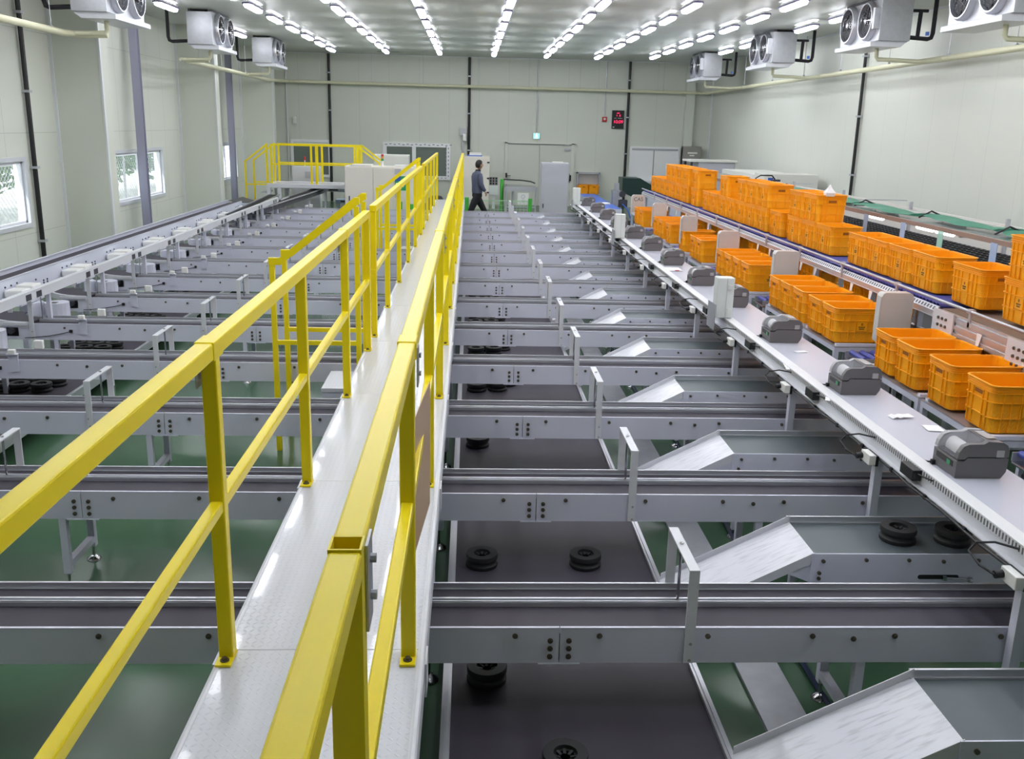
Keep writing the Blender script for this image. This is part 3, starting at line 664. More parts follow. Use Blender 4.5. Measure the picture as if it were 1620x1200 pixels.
for k in range(14):
    y = 4.12+1.4975*k
    for x in (-.18, -.82):
        l = part('leg', MB().box(x-.03, x+.03, y-.03, y+.03, .14, DZ-.10), paint, t)
        part('levelling_foot', MB().cyl((x, y, .03), (x, y, .15), .010, 8).lathe([(.01, .035), (.025, .03), (.048, .012), (.05, 0)], (x, y, 0), 18), chrome, l)
    part('cross_beam', MB().box(-.84, -.16, y-.03, y+.03, DZ-.10, DZ-.04), paint, t)

RT = 1.975
def tubepost(x, y, z0, z1, s=.05, open_top=False):
    m = MB()
    if open_top:
        h = s/2; w_ = .004
        m.box(x-h, x+h, y-h, y-h+w_, z0, z1).box(x-h, x+h, y+h-w_, y+h, z0, z1).box(x-h, x-h+w_, y-h+w_, y+h-w_, z0, z1).box(x+h-w_, x+h, y-h+w_, y+h-w_, z0, z1)
    else: m.box(x-s/2, x+s/2, y-s/2, y+s/2, z0, z1)
    return m
def railing(x, ya, yb, posts, lab, joints=(), side=1):
    t = thing('handrail', (x, (ya+yb)/2, DZ), lab, 'handrail', 'yellow handrails of the walkway')
    part('top_rail', MB().box(x-.0275, x+.0275, ya, yb, RT-.055, RT), yellow, t, .006)
    part('mid_rail', MB().box(x-.02, x+.02, ya, yb, 1.395, 1.435), yellow, t, .005)
    for y in posts:
        p = part('post', tubepost(x, y, DZ, RT-.05), yellow, t, .005)
        bp = part('base_plate', MB().box(x-.027, x+.027, y-.075, y+.028, DZ+.002, DZ+.010), yellow, p)
        part('anchor_bolt', MB().cyl((x, y-.045, DZ+.010), (x, y-.045, DZ+.022), .010, 6).cyl((x, y-.045, DZ+.01), (x, y-.045, DZ+.013), .016, 12), boltm, t)
    for y in joints:
        part('rail_sleeve', MB().box(x-.031, x+.031, y-.06, y+.05, RT-.058, RT+.003), yellow, t, .004)
        q = x+.031*side; e_ = .005*side
        part('joint_bracket', MB().box(min(q, q+e_), max(q, q+e_), y-.05, y+.02, RT-.15, RT-.02).cyl((q+e_, y-.02, RT-.05), (q+e_*2.6, y-.02, RT-.05), .009, 8).cyl((q+e_, y-.02, RT-.11), (q+e_*2.6, y-.02, RT-.11), .009, 8), galv, t)
    return t
LX, RX = -.822, -.198
railing(LX, -1.0, 7.60, [-.3, 1.3, 2.95, 4.6, 6.22, 7.57], 'yellow left handrail section nearest the camera, up to the first stair', (2.95, 6.22), -1)
railing(LX, 8.07, 15.95, [8.10, 9.45, 11.0, 12.65, 14.3, 15.92], 'yellow left handrail section between the two side stairs', (11.0,), -1)
railing(LX, 16.75, 23.55, [16.8, 18.3, 19.9, 21.6, 23.5], 'yellow left handrail section beyond the second stair')
railing(RX, 1.475, 23.55, [2.95, 4.6, 6.22, 7.83, 9.45, 11.0, 12.65, 14.3, 15.9, 17.5, 19.1, 20.7, 22.3, 23.5], 'long yellow right handrail running to the far end of the walkway', (3.0, 6.26, 9.5, 12.7))
t = railing(RX, -1.0, 1.42, [-.5], 'yellow right handrail section nearest the camera, ending in an open post')
p = part('end_post', tubepost(RX, 1.443, DZ, RT+.004, .055, True), yellow, t)
part('joint_bracket', MB().box(RX+.028, RX+.033, 1.46, 1.53, RT-.17, RT-.01).cyl((RX+.033, 1.50, RT-.05), (RX+.043, 1.50, RT-.05), .009, 8).cyl((RX+.033, 1.50, RT-.12), (RX+.043, 1.50, RT-.12), .009, 8), galv, t)
# side stairs
def side_stair(y0, y1, lab, lab2):
    t = thing('side_stair', (-1.25, (y0+y1)/2, 0), lab, 'stair', 'side stairs on the left of the walkway')
    for y in (y0, y1):
        m = MB(); m.prism([(-.865, 2.08), (-.905, 2.08), (-1.50, 1.60), (-1.585, 1.60), (-1.585, 1.545), (-1.49, 1.545), (-.90, 2.01), (-.865, 2.03)], y-.02, y+.02)
        part('stair_rail', m, yellow, t)
        part('post', MB().box(-1.58, -1.54, y-.018, y+.018, 0, 1.545), yellow, t)
        part('post', MB().box(-.91, -.87, y-.018, y+.018, 0, 2.01), yellow, t)
        part('low_rail', MB().box(-1.54, -.91, y-.015, y+.015, .90, .935), yellow, t)
    part('step', MB().box(-1.19, -.87, y0-.09, y1-.03, .53, .56), deck_m, t)
    part('step_skirt', MB().box(-1.185, -.875, y0-.08, y1-.04, .45, .53), paint, t)
    for y in (y0+.06, y1-.1): part('step_leg', MB().box(-1.18, -1.14, y, y+.04, 0, .45), paint, t)
side_stair(7.50, 8.00, 'yellow-railed stair leaving the left side of the walkway, nearer the camera', '')
side_stair(16.10, 16.70, 'yellow-railed stair leaving the left side of the walkway, farther away', '')
# tan sign on the right handrail
t = thing('warning_board', (-.16, 3.55, 1.0), 'tan board with red brush lettering hung on the right handrail', 'sign')
part('board', MB().quad((-.215, 3.27, 1.02), (-.165, 3.85, 1.05), (-.165, 3.85, 1.60), (-.215, 3.27, 1.57), .004), signm, t)
m = MB()
for z, y0_, y1_ in ((1.52, 3.32, 3.5), (1.46, 3.38, 3.42), (1.40, 3.32, 3.5), (1.52, 3.58, 3.62), (1.47, 3.56, 3.75), (1.41, 3.58, 3.74), (1.28, 3.32, 3.5), (1.22, 3.36, 3.4), (1.17, 3.34, 3.52), (1.28, 3.6, 3.64), (1.22, 3.58, 3.78), (1.16, 3.6, 3.7)):
    fx = lambda y: -.215+(y-3.27)*.05/.58-.0055
    m.quad((fx(y0_), y0_, z-.012), (fx(y1_), y1_, z-.018), (fx(y1_), y1_, z+.006), (fx(y0_), y0_, z+.012), .001)
    ym = (y0_+y1_)/2; m.quad((fx(ym), ym, z-.05), (fx(ym+.02), ym+.02, z-.045), (fx(ym+.02), ym+.02, z+.03), (fx(ym), ym, z+.035), .001)
part('lettering', m, signr, t)

# ---------------- left collector line ----------------
t = thing('collector_conveyor', (-5.24, 14, 0), 'long grey conveyor channel along the left wall', 'conveyor')
part('side_plate', MB().box(-5.11, -5.10, 5, 21.6, .62, .875).box(-5.13, -5.10, 5, 21.6, .872, .88), mat('lilac_grey_paint', (.60, .62, .72), .35), t)
part('outer_plate', MB().box(-5.40, -5.39, 5, 21.6, .62, .90).box(-5.40, -5.37, 5, 21.6, .897, .905), MATS['lilac_grey_paint'], t)
part('belt', MB().box(-5.39, -5.11, 5, 21.6, .80, .84), belt, t)
part('end_flap', MB().quad((-5.4, 21.6, .88), (-5.1, 21.6, .84), (-4.75, 22.2, .78), (-5.4, 23.0, .86), .006), darkm, t)
for k in range(11):
    part('leg', MB().box(-5.28, -5.22, 5.5+1.5*k, 5.56+1.5*k, 0, .62), paint, t)
for k in range(11):
    for dy, z in ((0, .80), (.14, .80), (.28, .805), (.75, .77), (.95, .70), (.95, .73), (1.05, .70), (1.05, .73)):
        y = 6+1.4975*k+dy
        if y < 21.5: part('bolt', MB().cyl((-5.10, y, z), (-5.09, y, z), .011, 8), darkm, t)
m = MB(); x = -4.35
t = thing('sensor_beam', (x, 14, .85), 'long white box beam with square cut-outs along the left collector', 'beam')
m.box(x-.05, x+.01, 5, 21.9, .945, .955).box(x, x+.008, 5, 21.9, .86, .945).box(x-.05, x-.042, 5, 21.9, .86, .945)
part('beam', m, whitep, t)
for k in range(11):
    y = 6.33+1.4975*k
    for dy in (-.0, .23):
        part('cut_out', MB().box(x+.008, x+.0095, y+dy, y+dy+.12, .868, .93), darkm, t)
    part('beam_leg', MB().box(-4.42, -4.38, y+.6, y+.64, 0, .86), paint, t)
for k in range(10):
    y = 7.42+1.4975*k
    t = thing('diverter_cover', (-4.98, y, .6), 'white diverter cover box beside the left collector, %s from the camera' % ORD[k], 'cover', 'white diverter covers')
    part('lid', MB().box(-5.08, -4.88, y, y+.22, .70, .78), whitepl, t, .015)
    part('lid', MB().box(-5.07, -4.87, y+.24, y+.46, .72, .80), whitepl, t, .015)
    part('transfer_frame', MB().box(-5.08, -4.87, y-.08, y-.04, .62, .70).box(-4.91, -4.87, y-.04, y+.5, .62, .70), paint, t)
    part('stand', MB().box(-4.98, -4.92, y+.1, y+.16, 0, .66), paint, t)

# ---------------- white bench with raceway ----------------
BZ = .955
t = thing('work_bench', (2.6, 13, 0), 'long white bench carrying the row of label printers', 'bench')
part('bench_top', MB().box(2.40, 2.86, 2.2, 22.6, BZ-.03, BZ-.004), benchm, t)
part('under_rail', MB().box(2.378, 2.40, 2.2, 22.6, .872, .924).box(2.345, 2.378, 2.2, 22.6, .872, .878), whitep, t)
part('rear_rail', MB().box(2.83, 2.86, 2.2, 22.6, .86, BZ-.03), whitep, t)
PO = [YK[k]-.062 for k in range(12)]
for y in PO:
    part('leg', MB().box(2.34, 2.385, y, y+.05, 0, .872), paint, t)
    part('rear_leg', MB().box(2.80, 2.84, y, y+.04, 0, .86), paint, t)
dt = part('cable_duct', MB().box(2.375, 2.455, 2.2, 22.6, .925, .968), duct_m, t, .002)
m = MB(); y = 2.25
while y < 22.55: m.box(2.3735, 2.375, y, y+.010, .930, .960); y += .026
part('duct_slots', m, slot_m, dt)
part('power_cable', MB().tube([(2.343+.004*math.sin(i*.9), 2.2+.34*i, .865-.010*(i % 2)) for i in range(61)], .008, 6), black, t)
for i in range(50):
    part('cable_clip', MB().box(2.335, 2.355, 2.4+.4*i, 2.425+.4*i, .852, .876), black, t)
for k, y in enumerate(PO):
    l = thing('power_outlet', (2.31, y, .83), 'white socket block with black plug on the bench post, %s from the camera' % ORD[k], 'outlet', 'socket blocks along the bench')
    part('socket_block', MB().box(2.285, 2.325, y-.03, y+.09, .825, .885), whitepl, l, .004)
    part('plug', MB().cyl((2.25, y+.07, .85), (2.285, y+.07, .855), .018, 10), black, l)
    part('cable_loop', MB().tube([(2.25, y+.07, .85), (2.215, y+.13, .865), (2.21, y+.22, .89), (2.25, y+.24, .92), (2.31, y+.20, .94), (2.372, y+.12, .945)], .0055, 6), black, l)
    part('rear_block', MB().box(2.325, 2.34, y-.03, y+.10, .82, .88), black, l)
    if k == 11: continue
    b = thing('power_adapter', (2.35, y+.9, .87), 'black power adapter on the slotted duct, %s from the camera' % ORD[k], 'adapter', 'black power adapters along the duct')
    part('body', MB().box(2.325, 2.374, y+1.03, y+1.18, .90, .96), black, b, .004)
    part('lead', MB().tube([(2.35, y+1.03, .94), (2.345, y+.98, .95), (2.372, y+.91, .95)], .005, 5), black, b)
for i, y in enumerate((8.5, 14.85, 21.2)):
    b = thing('terminal_box', (2.35, y, .83), 'tall pale junction box on the bench edge, %s from the camera' % ORD[i], 'box', 'tall pale junction boxes')
    part('housing', MB().box(2.275, 2.435, y, y+.13, .972, 1.345), creamb, b, .008)
    part('mount_plate', MB().box(2.262, 2.268, y-.03, y+.24, .86, 1.10), galv, b)
    part('latch', MB().box(2.38, 2.42, y-.012, y, 1.24, 1.28), creamb, b); part('latch', MB().box(2.38, 2.42, y-.012, y, 1.02, 1.06), creamb, b)
    part('lid_seam', MB().box(2.365, 2.369, y-.002, y, .975, 1.34), greyc, b)
    part('cable_loop', MB().tube([(2.26+.05*math.cos(a*.5), y-.10+.06*math.sin(a*.5), .86-.03*math.cos(a*.5)) for a in range(14)], .005, 6), black, b)

# label printers
def printer_proto():
    t = thing('label_printer', (0, 0, 0), 'x', 'printer', 'label printers on the white bench')
    # side outline, front of the printer at x=0 (towards the walkway), back at x=.30
    low = [(0, .0), (.27, .0), (.295, .03), (.30, .06), (.30, .095), (.06, .095), (.045, .08), (0, .08)]
    up = [(0, .088), (.045, .088), (.06, .10), (.30, .10), (.298, .13), (.285, .155), (.255, .168), (.17, .172), (.145, .16), (.06, .158), (.03, .148), (.008, .12)]
    part('base_shell', MB().prism(low, 0, .21), printg, t, .006)
    part('lid_side', MB().prism(up, 0, .028), printg, t, .005)
    part('lid_side', MB().prism(up, .182, .21), printl, t, .005)
    part('lid_rear', MB().prism([(.17, .10), (.30, .10), (.298, .13), (.285, .153), (.255, .166), (.17, .17)], .028, .182), printg, t)
    part('clear_window', MB().prism([(.0, .088), (.004, .11), (.03, .142), (.06, .156), (.17, .168), (.17, .164), (.06, .15), (.034, .138), (.01, .108), (.006, .088)], .028, .182), clear, t)
    part('label_roll', MB().cyl((.085, .035, .099), (.085, .175, .099), .044, 24), paper, t)
    part('inner_floor', MB().box(.01, .17, .028, .182, .085, .09), darkm, t)
    s = part('paper_slot', MB().box(-.003, .0, .03, .18, .045, .07), black, t)
    part('label_flap', MB().box(-.005, -.003, .05, .08, .045, .066), greenp, s)
    part('rear_tape', MB().box(.225, .27, -.0015, 0, .10, .132), tape, t)
    part('top_label', MB().box(.19, .25, .05, .16, .171, .1725), tape, t)
    part('cable', MB().tube([(-.002, .19, .012), (-.03, .20, .006), (-.07, .23, .006), (-.12, .25, .006)], .004, 5).box(-.02, 0, .18, .20, .0, .02), black, t)
    return t
p0 = printer_proto()
PYS = [4.45, 6.0, 7.57, 9.14, 10.45, 12.05, 13.5, 15.0, 16.65, 18.1, 19.6, 21.2]
for i, y in enumerate(PYS):
    lab = 'dark grey label printer on the white bench, %s the camera' % ('nearest' if i == 0 else ORD[i]+' from') if i < 11 else 'dark grey label printer at the far end of the white bench'
    loc = (2.50, y, BZ-.002)
    p0.scale = (.90, 1.15, 1.15)
    if i == 0: p0.location = loc; p0['label'] = lab
    else: dup(p0, loc, lab)
def slip(x, y, lab, a=0.0, s=(.10, .06), curl=False):
    m = MB(); n = 6; c, s_ = math.cos(a), math.sin(a); vs = []
    for i in range(n+1):
        for j in (0, 1):
            u, v = (i/n-.5)*s[0], (j-.5)*s[1]; z = BZ+.001+(.012*abs(math.sin(i*1.4)) if curl else 0)
            vs.append((x+u*c-v*s_, y+u*s_+v*c, z))
    m.add(vs, [(2*i, 2*i+1, 2*i+3, 2*i+2) for i in range(n)])
    m.add([(a_, b_, z-.001) for a_, b_, z in vs], [(2*i, 2*i+2, 2*i+3, 2*i+1) for i in range(n)])
    solo('paper_slip', m, paper, lab, 'paper', (x, y, BZ-.003), 'paper slips on the bench')
slip(2.69, 5.50, 'crumpled white slip on the bench between the two nearest printers', .1, (.14, .07), True)
slip(2.79, 5.28, 'flat white label lying on the bench behind the nearest printer', -.1, (.10, .12))
slip(2.66, 7.25, 'white label lying near the third printer', .2)
slip(2.40, 5.95, 'torn white label strip at the bench edge beside the second printer', 1.2, (.22, .04), True)
slip(2.38, 6.75, 'torn white label strip at the bench edge before the third printer', 1.4, (.18, .04), True)
slip(2.42, 7.45, 'small white label beside the third printer', .2, (.07, .05))
slip(2.55, 11.7, 'white card with a red mark on the bench', .0, (.20, .30))
solo('red_stamp', MB().box(2.55, 2.60, 11.55, 11.60, BZ+.0015, BZ+.004), red, 'tiny red mark on the white card on the bench', 'stamp')

# ---------------- crates ----------------
def rrect(hx, hy, r, z, n=5):
    out = []
    for cx, cy, a0 in ((hx-r, hy-r, 0), (-hx+r, hy-r, 90), (-hx+r, -hy+r, 180), (hx-r, -hy+r, 270)):
        for i in range(n): a = math.radians(a0+90*i/(n-1)); out.append((cx+r*math.cos(a), cy+r*math.sin(a), z))
    return out
def crate_proto():
    t = thing('plastic_crate', (0, 0, 0), 'x', 'crate', 'orange crates'); hx, hy, h = .243, .172, .31
    prof = [(-.012, 0.0), (-.006, .008)]
    for z in (.10, .20): prof += [(-.002, z-.004), (.006, z-.003), (.006, z+.003), (-.002, z+.004)]
    for z in (.262, .276, .290): prof += [(.0, z-.003), (.006, z-.002), (.006, z+.002), (.0, z+.003)]
    prof += [(.0, .300), (.009, .302), (.010, .31), (-.004, .311), (-.006, .30), (-.012, .02)]
    rings = []
    for o_, z in prof:
        tp = -.010*(1-z/h); rings.append(rrect(hx+o_+tp, hy+o_+tp, .045+o_*.5, z))
    m = MB().loft(rings)
    n = len(rings[0]); m.add(rings[0], [tuple(reversed(range(n)))]); m.add(rings[-1], [tuple(range(n))])
    for z0, z1 in ((.012, .096), (.104, .196), (.204, .258)):
        d = .010*(1-(z0+z1)/2/h)
        for x in (-.17, -.115, -.055, .055, .115, .17):
            for s in (-1, 1): m.box(x-.003, x+.003, s*(hy-d)-.006*(s < 0)-.002, s*(hy-d)+.006*(s > 0)+.002, z0, z1)
        for y in (-.11, -.06, .06, .11):
            for s in (-1, 1): m.box(s*(hx-d)-.006*(s < 0)-.002, s*(hx-d)+.006*(s > 0)+.002, y-.003, y+.003, z0, z1)
    part('shell', m, orange, t)
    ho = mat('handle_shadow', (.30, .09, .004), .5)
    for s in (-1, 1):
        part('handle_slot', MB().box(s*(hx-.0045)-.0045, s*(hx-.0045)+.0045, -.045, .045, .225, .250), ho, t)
        m = MB(); y = s*(hy+.0005)
        m.box(-.045, .045, min(y, y-s*.004), max(y, y-s*.004), .11, .19)
        pl = part('logo_panel', m, orange, t)
        m = MB(); y0, y1 = min(y, y+s*.0006), max(y, y+s*.0006)
        m.box(-.008, -.003, y0, y1, .163, .178); m.box(.003, .008, y0, y1, .163, .178); m.box(-.006, .006, y0, y1, .175, .180); m.box(-.005, .005, y0, y1, .160, .164)
        for r_, z in ((5, .145), (4, .129)):
            for q in range(r_): m.box(-.028+q*.0115+(.005 if r_ == 4 else 0), -.020+q*.0115+(.005 if r_ == 4 else 0), y0, y1, z-.0055, z+.0055)
        part('printed_logo', m, MATS.get('logo_ink') or mat('logo_ink', (.04, .025, .02), .6), pl)
    return t
cr0 = crate_proto(); cu = [False]
def crate(x, y, z, lab, grp, rz=0.0):
    if not cu[0]:
        cu[0] = True; cr0.location = (x, y, z); cr0['label'] = lab; cr0['group'] = grp; cr0.rotation_euler = (0, 0, rz); return cr0
    return dup(cr0, (x, y, z), lab, rz, grp)
LZ = .868
# lower row: left-front corner x ~3.15
low = [[(3.46, 5.60), (3.45, 6.10), (3.44, 6.60), (3.44, 6.98)], [(3.44, 8.14), (3.44, 8.51)], [(3.44, 8.96), (3.44, 9.34), (3.44, 9.71)],
       [(3.43, 10.78), (3.43, 11.15), (3.43, 11.55), (3.43, 11.95)], [(3.44, 13.12), (3.44, 13.5), (3.44, 14.27)], [(3.44, 15.3), (3.44, 15.9), (3.44, 16.36)], [(3.44, 17.8), (3.44, 18.33)]]
n = 0
for g in low:
    for (x, y) in g:
        crate(x, y, LZ, 'open orange crate on the stands beside the bench, %s from the camera' % (ORD[n]), 'orange crates on the lower stands', random.uniform(-.02, .02)); n += 1
# upper conveyor: long side along the hall
UZ = 1.365; UX = 4.06
ups = [5.92, 6.44, 7.2, 7.91, 8.40, 8.89, 9.38, 10.31, 10.82, 11.32, 12.02, 12.63, 13.15, 13.67, 14.18, 14.67, 15.2, 15.7, 16.58, 17.35, 17.86, 18.36, 18.87, 19.38, 19.88, 20.38]
TOP = {6.44, 10.82, 11.32, 12.63, 13.15, 13.67, 14.67, 16.58, 17.35, 17.86, 18.36, 18.87}
for i, y in enumerate(ups):
    n2 = y in TOP
    crate(UX, y, UZ, 'orange crate on the upper conveyor, %s from the camera%s' % (ORD[i], ', carrying another' if n2 else ''), 'orange crates on the upper conveyor', math.pi/2+random.uniform(-.015, .015))
    if n2: crate(UX, y, UZ+.302, 'orange crate stacked on the %s crate of the upper conveyor' % ORD[i], 'orange crates stacked on the upper conveyor', math.pi/2+random.uniform(-.015, .015))
# crates under the upper conveyor
for i, y in enumerate((6.62, 7.4, 8.85, 9.36, 10.75, 11.4, 12.3, 12.85, 13.9, 14.5, 16.1, 17.2)):
    crate(4.05, y, .90, 'orange crate in the shade under the upper conveyor, %s from the camera' % ORD[i], 'orange crates under the upper conveyor', math.pi/2)
    if i in (2, 4, 6, 8): pass

# stands below the lower crates with blue rollers and scales
for i, (y, ln) in enumerate(((5.38, .90), (6.32, .93), (7.92, .83), (8.78, 1.15), (10.58, .78), (11.38, .80), (12.92, .80), (14.05, .45), (15.08, .47), (15.68, .92), (17.6, .95))):
    t = thing('crate_stand', (3.44, y, 0), 'grey steel crate stand beside the bench, %s from the camera' % ORD[i], 'stand', 'steel crate stands')
    fr = MB()
    for xx in (3.20, 3.64): fr.box(xx, xx+.04, y, y+ln, .80, .84)
    for yy in (y, y+ln-.04): fr.box(3.24, 3.64, yy, yy+.04, .80, .84)
    part('top_frame', fr, paint, t)
    part('deck_sheet', MB().box(3.20, 3.68, y, y+ln, .84, .848), galv, t)
    for xx in (3.20, 3.64):
        for yy in (y, y+ln-.04): part('leg', MB().box(xx, xx+.04, yy, yy+.04, 0, .80), paint, t)
    part('rest_strip', MB().box(3.22, 3.66, y+.02, y+.06, .848, .868), paint, t)
    part('rest_strip', MB().box(3.22, 3.66, y+ln-.06, y+ln-.02, .848, .868), paint, t)
for i, y in enumerate((5.0, 7.58, 10.25, 12.5, 14.78, 17.3)):
    t = thing('bench_scale', (3.44, y, 0), 'weighing platform with blue rollers, %s from the camera' % ORD[i], 'scale', 'weighing platforms with blue rollers')
    part('platform', MB().box(3.22, 3.70, y-.15, y+.15, .78, .80), chrome, t, .008)
    part('frame', MB().box(3.22, 3.70, y-.15, y-.14, .80, .855), galv, t)
    part('frame', MB().box(3.22, 3.70, y+.14, y+.15, .80, .855), galv, t)
    for k in range(5): part('roller', MB().cyl((3.27+.09*k, y-.14, .845), (3.27+.09*k, y+.14, .845), .022, 12), bluer, t)
    part('base', MB().box(3.26, 3.66, y-.12, y+.12, .71, .74).box(3.43, 3.49, y-.03, y+.03, .74, .78), darkm, t, .01)
    for a, b in ((3.24, -.12), (3.65, -.12), (3.24, .09), (3.65, .09)): part('leg', MB().box(a, a+.03, y+b, y+b+.03, 0, .78), paint, t)
# covered scale displays on poles
SH = [(3.52, 7.52), (3.46, 10.15), (3.35, 12.12), (3.3, 14.2), (3.32, 16.6), (3.28, 18.6)]
for i, (x, y) in enumerate(SH):
    t = thing('scale_display', (x, y, .7), 'scale display under a pale dust cover on a pole, %s from the camera' % ORD[i] if i < 5 else 'uncovered pale scale display with black letters at the far end', 'display', 'covered scale displays')
    w_ = .135 if i < 3 else .12
    m = MB().prism([(x-w_, 1.06), (x-w_, 1.36), (x-w_+.012, 1.385), (x-w_+.03, 1.395), (x+w_-.03, 1.395), (x+w_-.012, 1.385), (x+w_, 1.36), (x+w_, 1.06)], y, y+.10)
    part('cover', m, scalec, t, .012)
    part('cover_folds', MB().box(x-.09, x-.02, y-.002, y, 1.335, 1.338).box(x-.09, x-.02, y-.002, y, 1.35, 1.353).box(x+.02, x+.10, y-.002, y, 1.33, 1.333).box(x+.02, x+.10, y-.002, y, 1.35, 1.353), greyc, t)
    part('side_fold', MB().quad((x-w_-.012, y+.06, 1.0), (x-w_-.004, y-.004, .98), (x-w_-.004, y-.004, 1.36), (x-w_-.008, y+.06, 1.34), .004), scalec, t)
    part('pole', MB().cyl((x+.02, y+.05, .66), (x+.02, y+.05, 1.06), .02, 10), chrome, t)
    part('base_plate', MB().box(x-.06, x+.10, y, y+.1, .64, .66), galv, t)
    part('pole_leg', MB().box(x, x+.04, y+.03, y+.07, 0, .64), paint, t)
    if i == 5: part('brand_text', text_mb('CAS', .10, 'XZ', (x, y-.001, 1.28)), black, t)

# ---------------- upper roller conveyor ----------------
t = thing('roller_conveyor', (4.0, 12, 0), 'upper roller conveyor carrying the long line of orange crates', 'conveyor')
part('side_channel', MB().prism([(3.705, 1.25), (3.745, 1.25), (3.745, 1.338), (3.738, 1.338), (3.712, 1.30), (3.712, 1.256), (3.705, 1.256)], 7.25, 20.7), alum, t)
part('side_channel', MB().box(4.30, 4.31, 7.25, 20.7, 1.25, 1.335), alum, t)
m = MB(); y = 7.3
while y < 20.6: m.quad((3.716, y, 1.308), (3.716, y+.024, 1.308), (3.732, y+.024, 1.331), (3.732, y, 1.331), .002); y += .05
part('channel_holes', m, slot_m, t)
m = MB(); y = 7.3
while y < 20.65: m.cyl((3.75, y, 1.335), (4.30, y, 1.335), .022, 8, cap=False); y += .06
part('rollers', m, bluer, t)
m = MB().cyl((3.70, 4.0, 1.40), (3.70, 20.6, 1.40), .012, 10)
g = part('guard_rail', m, galv, t)
for k in range(11):
    y = 6.72+1.25*k
    part('rail_bracket', MB().box(3.70, 3.715, y-.015, y+.015, 1.27, 1.39).box(3.69, 3.73, y-.03, y+.03, 1.385, 1.415), alum, t)
part('profile_beam', MB().box(3.71, 3.75, 4.0, 7.2, 1.16, 1.325).box(3.70, 3.71, 4.0, 7.2, 1.17, 1.20).box(3.70, 3.71, 4.0, 7.2, 1.225, 1.255).box(3.70, 3.71, 4.0, 7.2, 1.28, 1.315), alum, t)
part('flat_belt', MB().box(3.75, 4.31, 4.0, 7.22, 1.30, 1.33), mat('brown_belt', (.20, .15, .12), .5), t)
part('far_beam', MB().box(4.31, 4.35, 4.0, 7.2, 1.16, 1.325), alum, t)
for y0_ in (5.95, 7.02):
    pl = part('joint_plate', MB().box(3.688, 3.70, y0_-.10, y0_+.22, 1.11, 1.335), whitep, t)
    for a in range(3):
        for b in range(3): part('joint_bolt', MB().cyl((3.688, y0_+.0+.06*a, 1.165+.055*b), (3.678, y0_+.0+.06*a, 1.165+.055*b), .012, 8), boltm, pl)
for k, y in enumerate((4.9, 6.35, 6.95, 8.6, 10.1, 11.7, 13.3, 14.9, 16.5, 18.1, 20.5)):
    part('leg', MB().box(3.76, 3.81, y, y+.05, 0, 1.16 if y < 7.2 else 1.25), paint, t)
    part('leg', MB().box(4.24, 4.29, y, y+.05, 0, 1.16 if y < 7.2 else 1.25), paint, t)
    part('leg_tie', MB().box(3.81, 4.24, y, y+.05, .45, .49), paint, t)
RC = t
TG = [5.45, 5.9, 6.5, 8.1, 8.45, 8.9, 9.9, 10.35, 11.1, 11.5, 12.0, 13.2, 13.7, 14.6, 15.6, 16.2, 17.0, 17.8, 18.5]
for i, y in enumerate(TG):
    z = 1.25 if y > 7.2 else 1.27
    m = MB().quad((3.708 if y > 7.2 else 3.696, y, z), (3.708 if y > 7.2 else 3.696, y+.07, z), (3.70 if y > 7.2 else 3.688, y+.055, z-.09), (3.70 if y > 7.2 else 3.688, y+.02, z-.09), .002)
    solo('paper_tag', m, paper, 'white paper tag hanging from the upper conveyor edge, %s from the camera' % ORD[i], 'tag', group='paper tags on the upper conveyor')
# crate shelves under the upper conveyor
for a_, b_ in ((3.82, 3.86), (4.24, 4.28)): part('shelf_rail', MB().box(a_, b_, 6.2, 18, .86, .90), paint, RC)
for k in range(9): part('shelf_tie', MB().box(3.86, 4.24, 6.3+1.4*k, 6.34+1.4*k, .86, .90), paint, RC)
for i, (x, y, z) in enumerate(((4.6, 7.6, 1.0), (4.6, 9.3, 1.0), (4.6, 11.8, .95))):
    t = thing('control_cabinet', (x, y, 0), 'grey electrical cabinet standing behind the upper conveyor, %s from the camera' % ORD[i], 'cabinet', 'grey cabinets behind the upper conveyor')
    part('body', MB().box(x-.1, x+.5, y, y+.5, .1, z+.1), greyc, t, .005); part('door', MB().box(x-.08, x+.48, y-.012, y, .15, z+.05), greyc, t)
    part('plinth', MB().box(x-.08, x+.48, y+.02, y+.48, 0, .1), darkm, t)
solo('white_tissue', MB().loft([rrect(.05, .04, .01, UZ+.60), rrect(.055, .05, .012, UZ+.64), rrect(.02, .02, .005, UZ+.69), rrect(.003, .003, .001, UZ+.73)]).add([], []), paper, 'crumpled white paper poking out of a stacked crate', 'paper', (0, 0, UZ+.60)).location = (4.02, 10.6, UZ+.60)

# ---------------- fruit sorter behind with acrylic canopy ----------------
t = thing('sorting_line', (5.9, 13, 0), 'sorting line with bumpy black carrier chain along the right wall', 'machine')
part('chain_bed', MB().box(5.6, 6.5, 5, 20, 1.12, 1.20), galv, t)
m = MB(); random.seed(5)
y = 5.0
while y < 20:
    for x in (5.80, 5.92, 6.04, 6.16, 6.28, 6.40):
        m.lathe([(.054, 0), (.058, .04), (.03, .06), (.048, .085), (.02, .095)], (x, y+(.06 if int(round((x-5.8)/.12)) % 2 else 0), 1.2), 6)
    y += .12
part('carrier_chain', m, rubber, t)
part('rear_panel', MB().box(6.5, 6.54, 5, 20, 1.12, 1.62), offw, t)
part('side_panel', MB().box(5.58, 5.6, 5, 20, .35, 1.16), paint, t)
for k in range(8):
    y = 5.4+2*k; part('leg', MB().box(5.62, 5.67, y, y+.05, 0, 1.12).box(6.42, 6.47, y, y+.05, 0, 1.12), paint, t)
for k in range(6):
    part('canopy_post', MB().box(6.46, 6.5, 6+2.6*k, 6.04+2.6*k, 1.2, 1.70), alum, t)
